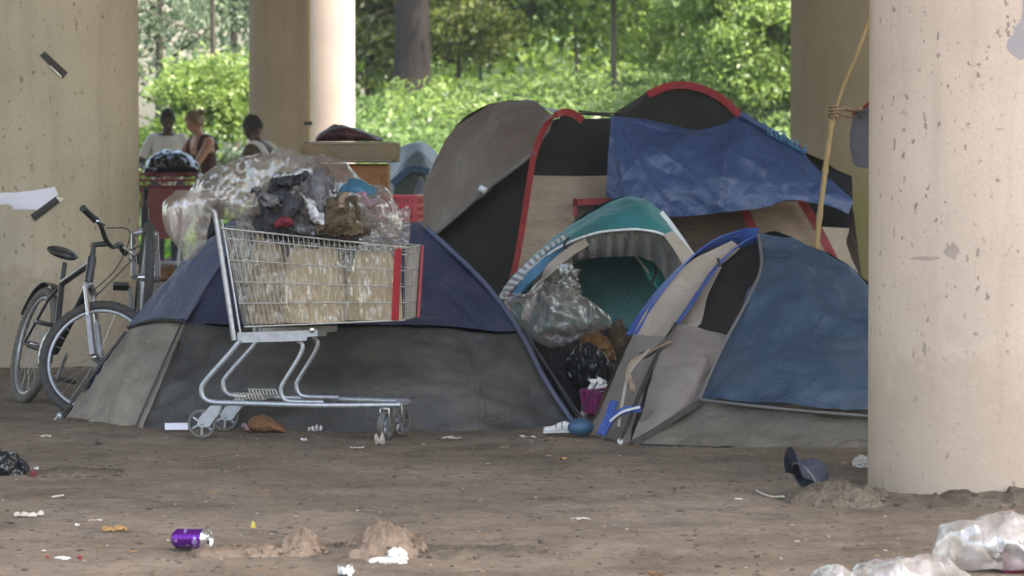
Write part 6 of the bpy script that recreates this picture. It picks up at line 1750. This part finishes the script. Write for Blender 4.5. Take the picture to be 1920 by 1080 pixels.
def crump(px, py, r, mat, label, cat, name, seed, wr=0.7, sc=4, group=None, **k):
    return scrap(name, mat, label, cat, G(px, py), r, seed, group)
# white tissue
t = thing('crumpled_tissue', 'white crumpled tissue on the dirt below the tallest mound', 'tissue', G(730, 1057))
lump('ball', M['tissue'], '', '', G(745, 1056), (.03, .03, .027), 3, .7, 3.4, parent=t, ridge=True)
lump('tail', M['tissue'], '', '', G(712, 1058), (.032, .022, .012), 6, .7, 3.4, parent=t, ridge=True)
crump(648, 1079, (.022, .02, .018), M['white_plastic'], 'tiny white scrap at the bottom edge below the mounds', 'paper scrap', 'paper_scrap', 3)
GL = 'small litter on the dirt'
crump(54, 972, (.045, .03, .008), M['paper_dirty'], 'dirty flattened paper at the left edge', 'paper scrap', 'paper_scrap', 4)
c = G(108, 930, .008); o = MB().box(c, (.045, .012, .006), (0, -.1, .5), .002).build('wood_chip', M['paper_dirty']); tag(o, 'pale wood chip right of the black bag', 'wood chip')
crump(215, 995, (.035, .03, .009), M['leaf_dry'], 'ochre dry leaf above the black stain left of the can', 'dry leaf', 'dry_leaf', 5)
crump(475, 992, (.007, .01, .012), M['yellow'], 'bright yellow wrapper scrap right of the can', 'wrapper', 'wrapper', 6)
crump(145, 988, (.007, .007, .005), M['tissue'], 'tiny white crumb left of the ochre leaf', 'paper scrap', 'paper_scrap', 7)
crump(180, 980, (.02, .006, .004), M['paper_dirty'], 'pale thin sliver above the ochre leaf', 'wood chip', 'wood_chip', 8)
t = thing('sweet_wrapper', 'twisted white wrapper with red ends below the can at left', 'wrapper', G(118, 1049))
lump('paper', M['tissue'], '', '', G(118, 1049), (.022, .012, .005), 3, .6, 5, parent=t)
lump('end', M['red_plastic'], '', '', G(89, 1050), (.007, .008, .007), 2, .6, 5, parent=t)
lump('end', M['red_plastic'], '', '', G(150, 1048), (.007, .008, .006), 4, .6, 5, parent=t)
# litter along the tents
fs_ = [(570, 826, (.012, .012, .008), M['white_plastic'], 'small white stub on the dirt below the cart', 'cigarette stub', 'cigarette_stub'),
       (590, 808, (.03, .02, .02), M['film_white'], 'crumpled clear wrapper at the grey tent hem under the cart', 'wrapper', 'wrapper'),
       (670, 840, (.025, .015, .006), M['paper_dirty'], 'flat pinkish scrap left of the paper cone near the cart castors', 'paper scrap', 'paper_scrap'),
       (712, 836, (.02, .015, .028), M['paper_dirty'], 'upright pointed paper scrap in front of the cart castors', 'paper scrap', 'paper_scrap'),
       (848, 820, (.04, .03, .005), M['paper_dirty'], 'flat tan scrap on the dirt along the navy tent hem', 'paper scrap', 'paper_scrap'),
       (990, 822, (.03, .02, .004), M['paper_dirty'], 'flat pale scrap left of the white studded shoe', 'paper scrap', 'paper_scrap'),
       (1055, 862, (.02, .02, .006), M['leaf_dry'], 'brown curled leaf on the dirt below the white shoe', 'dry leaf', 'dry_leaf'),
       (85, 820, (.022, .015, .005), M['paper_dirty'], 'pale scrap on the dirt below the tent pole foot', 'paper scrap', 'paper_scrap'),
       (185, 832, (.014, .01, .006), M['bark2'], 'dark crumb of bark below the dirty tent corner', 'bark', 'bark_piece'),
       (1230, 1075, (.022, .02, .006), M['brown_sack'], 'dark reddish leaf near the bottom left of the white bags', 'dry leaf', 'dry_leaf'),
       (1420, 1046, (.008, .008, .005), M['bark2'], 'small dark crumb above the smaller white bag', 'bark', 'bark_piece'),
       (1088, 976, (.03, .01, .004), M['paper_dirty'], 'thin pale sliver in the middle of the bare dirt', 'wood chip', 'wood_chip')]
for i, (px, py, rr, mat, lab, cat, nm) in enumerate(fs_):
    scrap(nm, mat, lab, cat, G(px, py), rr, i + 20, GL)
c = G(330, 808); mb = MB(); q = P(330, 803, 16.2)
mb.box(Vector((q.x, 16.22, .024)), (.10, .005, .034), (R(-35), 0, R(6)), .001); tag(mb.build('card', M['paper']), 'white card lying at the grey tent hem left of the cart wheel', 'card')
mb = MB().stations([(P(458, 806, 16.1), .008, .02), (P(475, 798, 16.12), .036, .05), (P(500, 796, 16.12), .042, .06), (P(525, 803, 16.12), .022, .04), (P(535, 809, 16.12), .006, .02)], n=24, nst=30, wr=.02, ws=8, zmin=.002)
tag(mb.build('brown_sack', M['brown_sack']), 'small rust brown sack on the ground behind the cart wheels', 'sack')
mb = MB().stations([(P(452, 800, 16.08), .006, .01), (P(460, 802, 16.08), .02, .02), (P(470, 808, 16.08), .006, .01)], n=14, nst=14, wr=.02, ws=20)
tag(mb.build('rag', M['cloth_rose']), 'tiny pink rag beside the rust brown sack under the cart', 'rag')
# clear bottle by the pillar
c = G(1615, 876)
t = thing('plastic_cup', 'crushed clear plastic cup beside the nearest pillar base', 'cup', c)
o = lump('cup', M['film_white'], '', '', c, (.032, .03, .028), 3, .5, 4, parent=t, ridge=True)
# black bag at left edge
mb = MB().stations([(P(-40, 885, 14.1), .03, .08), (P(-10, 875, 14.1), .055, .11), (P(20, 872, 14.1), .05, .10), (P(45, 882, 14.1), .035, .07), (P(58, 893, 14.1), .012, .03)], n=50, nst=50, wr=.035, ws=14, seed=4, ridge=True, zmin=0.0)
tag(mb.build('refuse_bag', M['black_bag']), 'small shiny black bag on the dirt at the left edge', 'refuse bag')
crump(62, 900, (.012, .012, .02), M['red_dull'], 'dull red scrap touching the black bag', 'wrapper', 'wrapper', 3)
crump(68, 886, (.008, .01, .012), M['film_white'], 'clear glinting scrap on the black bag corner', 'wrapper', 'wrapper', 5)

# frosted bags at the bottom right
def fbag(lst, label, seed, grp='frosted bags in the right foreground'):
    mb = MB().stations([(P(a, b, Y), h / F * Y, d_) for a, b, Y, h, d_ in lst], n=110, nst=110, wr=0.06, ws=3.0, seed=seed, ridge=True, zmin=0.0)
    mb.v = [Vector((q.x, q.y, max(q.z + 0.0015 * noise.noise(q * 30) + 0.035 * (0.35 - abs(noise.noise(Vector((q.x * 9 + q.y * 5, q.y * 6, q.z * 3 + seed))))), 0.0))) for q in mb.v]
    return tag(mb.build('frosted_bag', M['film_white']), label, 'plastic bag', grp)
fbag([(1500, 1110, 10.75, 6, .03), (1530, 1090, 10.75, 22, .09), (1560, 1082, 10.75, 24, .1), (1590, 1090, 10.75, 16, .08), (1610, 1100, 10.75, 5, .02)], 'smallest frosted plastic bag peak at the bottom edge left of the other two', 3)
fbag([(1580, 1120, 10.6, 8, .03), (1620, 1092, 10.6, 36, .12), (1670, 1082, 10.6, 42, .14), (1730, 1088, 10.6, 38, .14), (1790, 1100, 10.6, 30, .12), (1840, 1120, 10.6, 8, .03)], 'broad low frosted plastic bag at the bottom edge', 5)
fbag([(1738, 1062, 10.95, 8, .02), (1762, 1042, 10.95, 40, .09), (1800, 1030, 10.95, 54, .14), (1850, 1030, 10.95, 62, .17), (1910, 1028, 10.95, 62, .18), (1980, 1030, 10.95, 56, .16), (2030, 1050, 10.95, 20, .05)], 'tallest frosted plastic bag with black and pink things inside at the right edge', 8)
GB = 'things inside the tallest frosted bag'
c = P(1905, 1038, 10.88)
o = MB().ell(c, (.04, .04, .036), 24, 16).build('black_pot', M['rubber_blk']); tag(o, 'round black pot inside the frosted bag at the right edge', 'pot', GB)
t = thing('pink_tub', 'pink plastic tub under the black pot in the frosted bag', 'tub', c + Vector((-.005, 0, -.05)), GB)
MB().lathe([(.02, -.03), (.03, -.028), (.042, .02), (.045, .022), (.045, .028), (.038, .028)], c + Vector((-.005, -.02, -.03)), (0.3, -.2, 1), 30).build('shell', plain('pink_plastic', (0.3, 0.02, 0.09), .35), t)
lump('foil', M['chrome'], 'crumpled silver foil inside the frosted bag left of the black pot', 'foil', P(1872, 1030, 10.9), (.03, .03, .03), 4, .7, 4, GB, floor=False, ridge=True)

# pebbles, crumbs and chips scattered over the dirt
def scatter(n, name, mat, smin, smax, seed, y0=10.6, y1=21, flat=.5):
    r_ = random.Random(seed); mb = MB()
    for k in range(n):
        Y_ = y0 + (y1 - y0) * r_.random() ** 1.2
        x = r_.uniform(-1, 1) * (Y_ * 0.145)
        s = r_.uniform(smin, smax) * (0.5 + r_.random())
        a = r_.uniform(0, 3.14)
        m3 = Matrix.Rotation(a, 3, 'Z')
        mb.ell((x, Y_, gz(x, Y_) + s * flat * .3), (s * r_.uniform(.8, 1.8), s, s * flat), 6, 4, m3)
    mb.v = [q + Vector((noise.noise(q * 90), noise.noise(q * 90 + Vector((5, 0, 0))), 0)) * smax * .3 for q in mb.v]
    o = mb.build(name, mat); o['kind'] = 'stuff'; return o
scatter(1600, 'soil_crumbs', M['soil_dark'], .002, .007, 1)
scatter(900, 'soil_clods', M['soil_loose'], .003, .008, 2)
scatter(260, 'pale_chips', M['paper_dirty'], .0015, .005, 3)
scatter(500, 'leaf_bits', plain('dark_leaf_bits', (.05, .035, .025), .9), .003, .009, 4, flat=.25)

scatter(700, 'dusty_grit', M['soil'], .003, .009, 6)
scatter(130, 'dry_leaf_bits', M['leaf_dry'], .004, .010, 7, flat=.2)
scatter(160, 'grey_gravel', M['bark2'], .003, .008, 8, y0=10.6, y1=17)

# ------------------------------------------------------------------ haze
hz = MB().box((0, 105, 8.0), (480, 345, 22.0))
hm = bpy.data.materials.new('pale_haze'); hm.use_nodes = True
hn = hm.node_tree; hn.nodes.remove(hn.nodes['Principled BSDF'])
pv = hn.nodes.new('ShaderNodeVolumePrincipled'); pv.inputs['Color'].default_value = (0.93, 0.95, 1.0, 1); pv.inputs['Density'].default_value = 0.0004
pv.inputs['Anisotropy'].default_value = 0.2
hn.links.new(pv.outputs[0], hn.nodes['Material Output'].inputs['Volume'])
ho = hz.build('haze', hm, smooth=False); ho['kind'] = 'stuff'
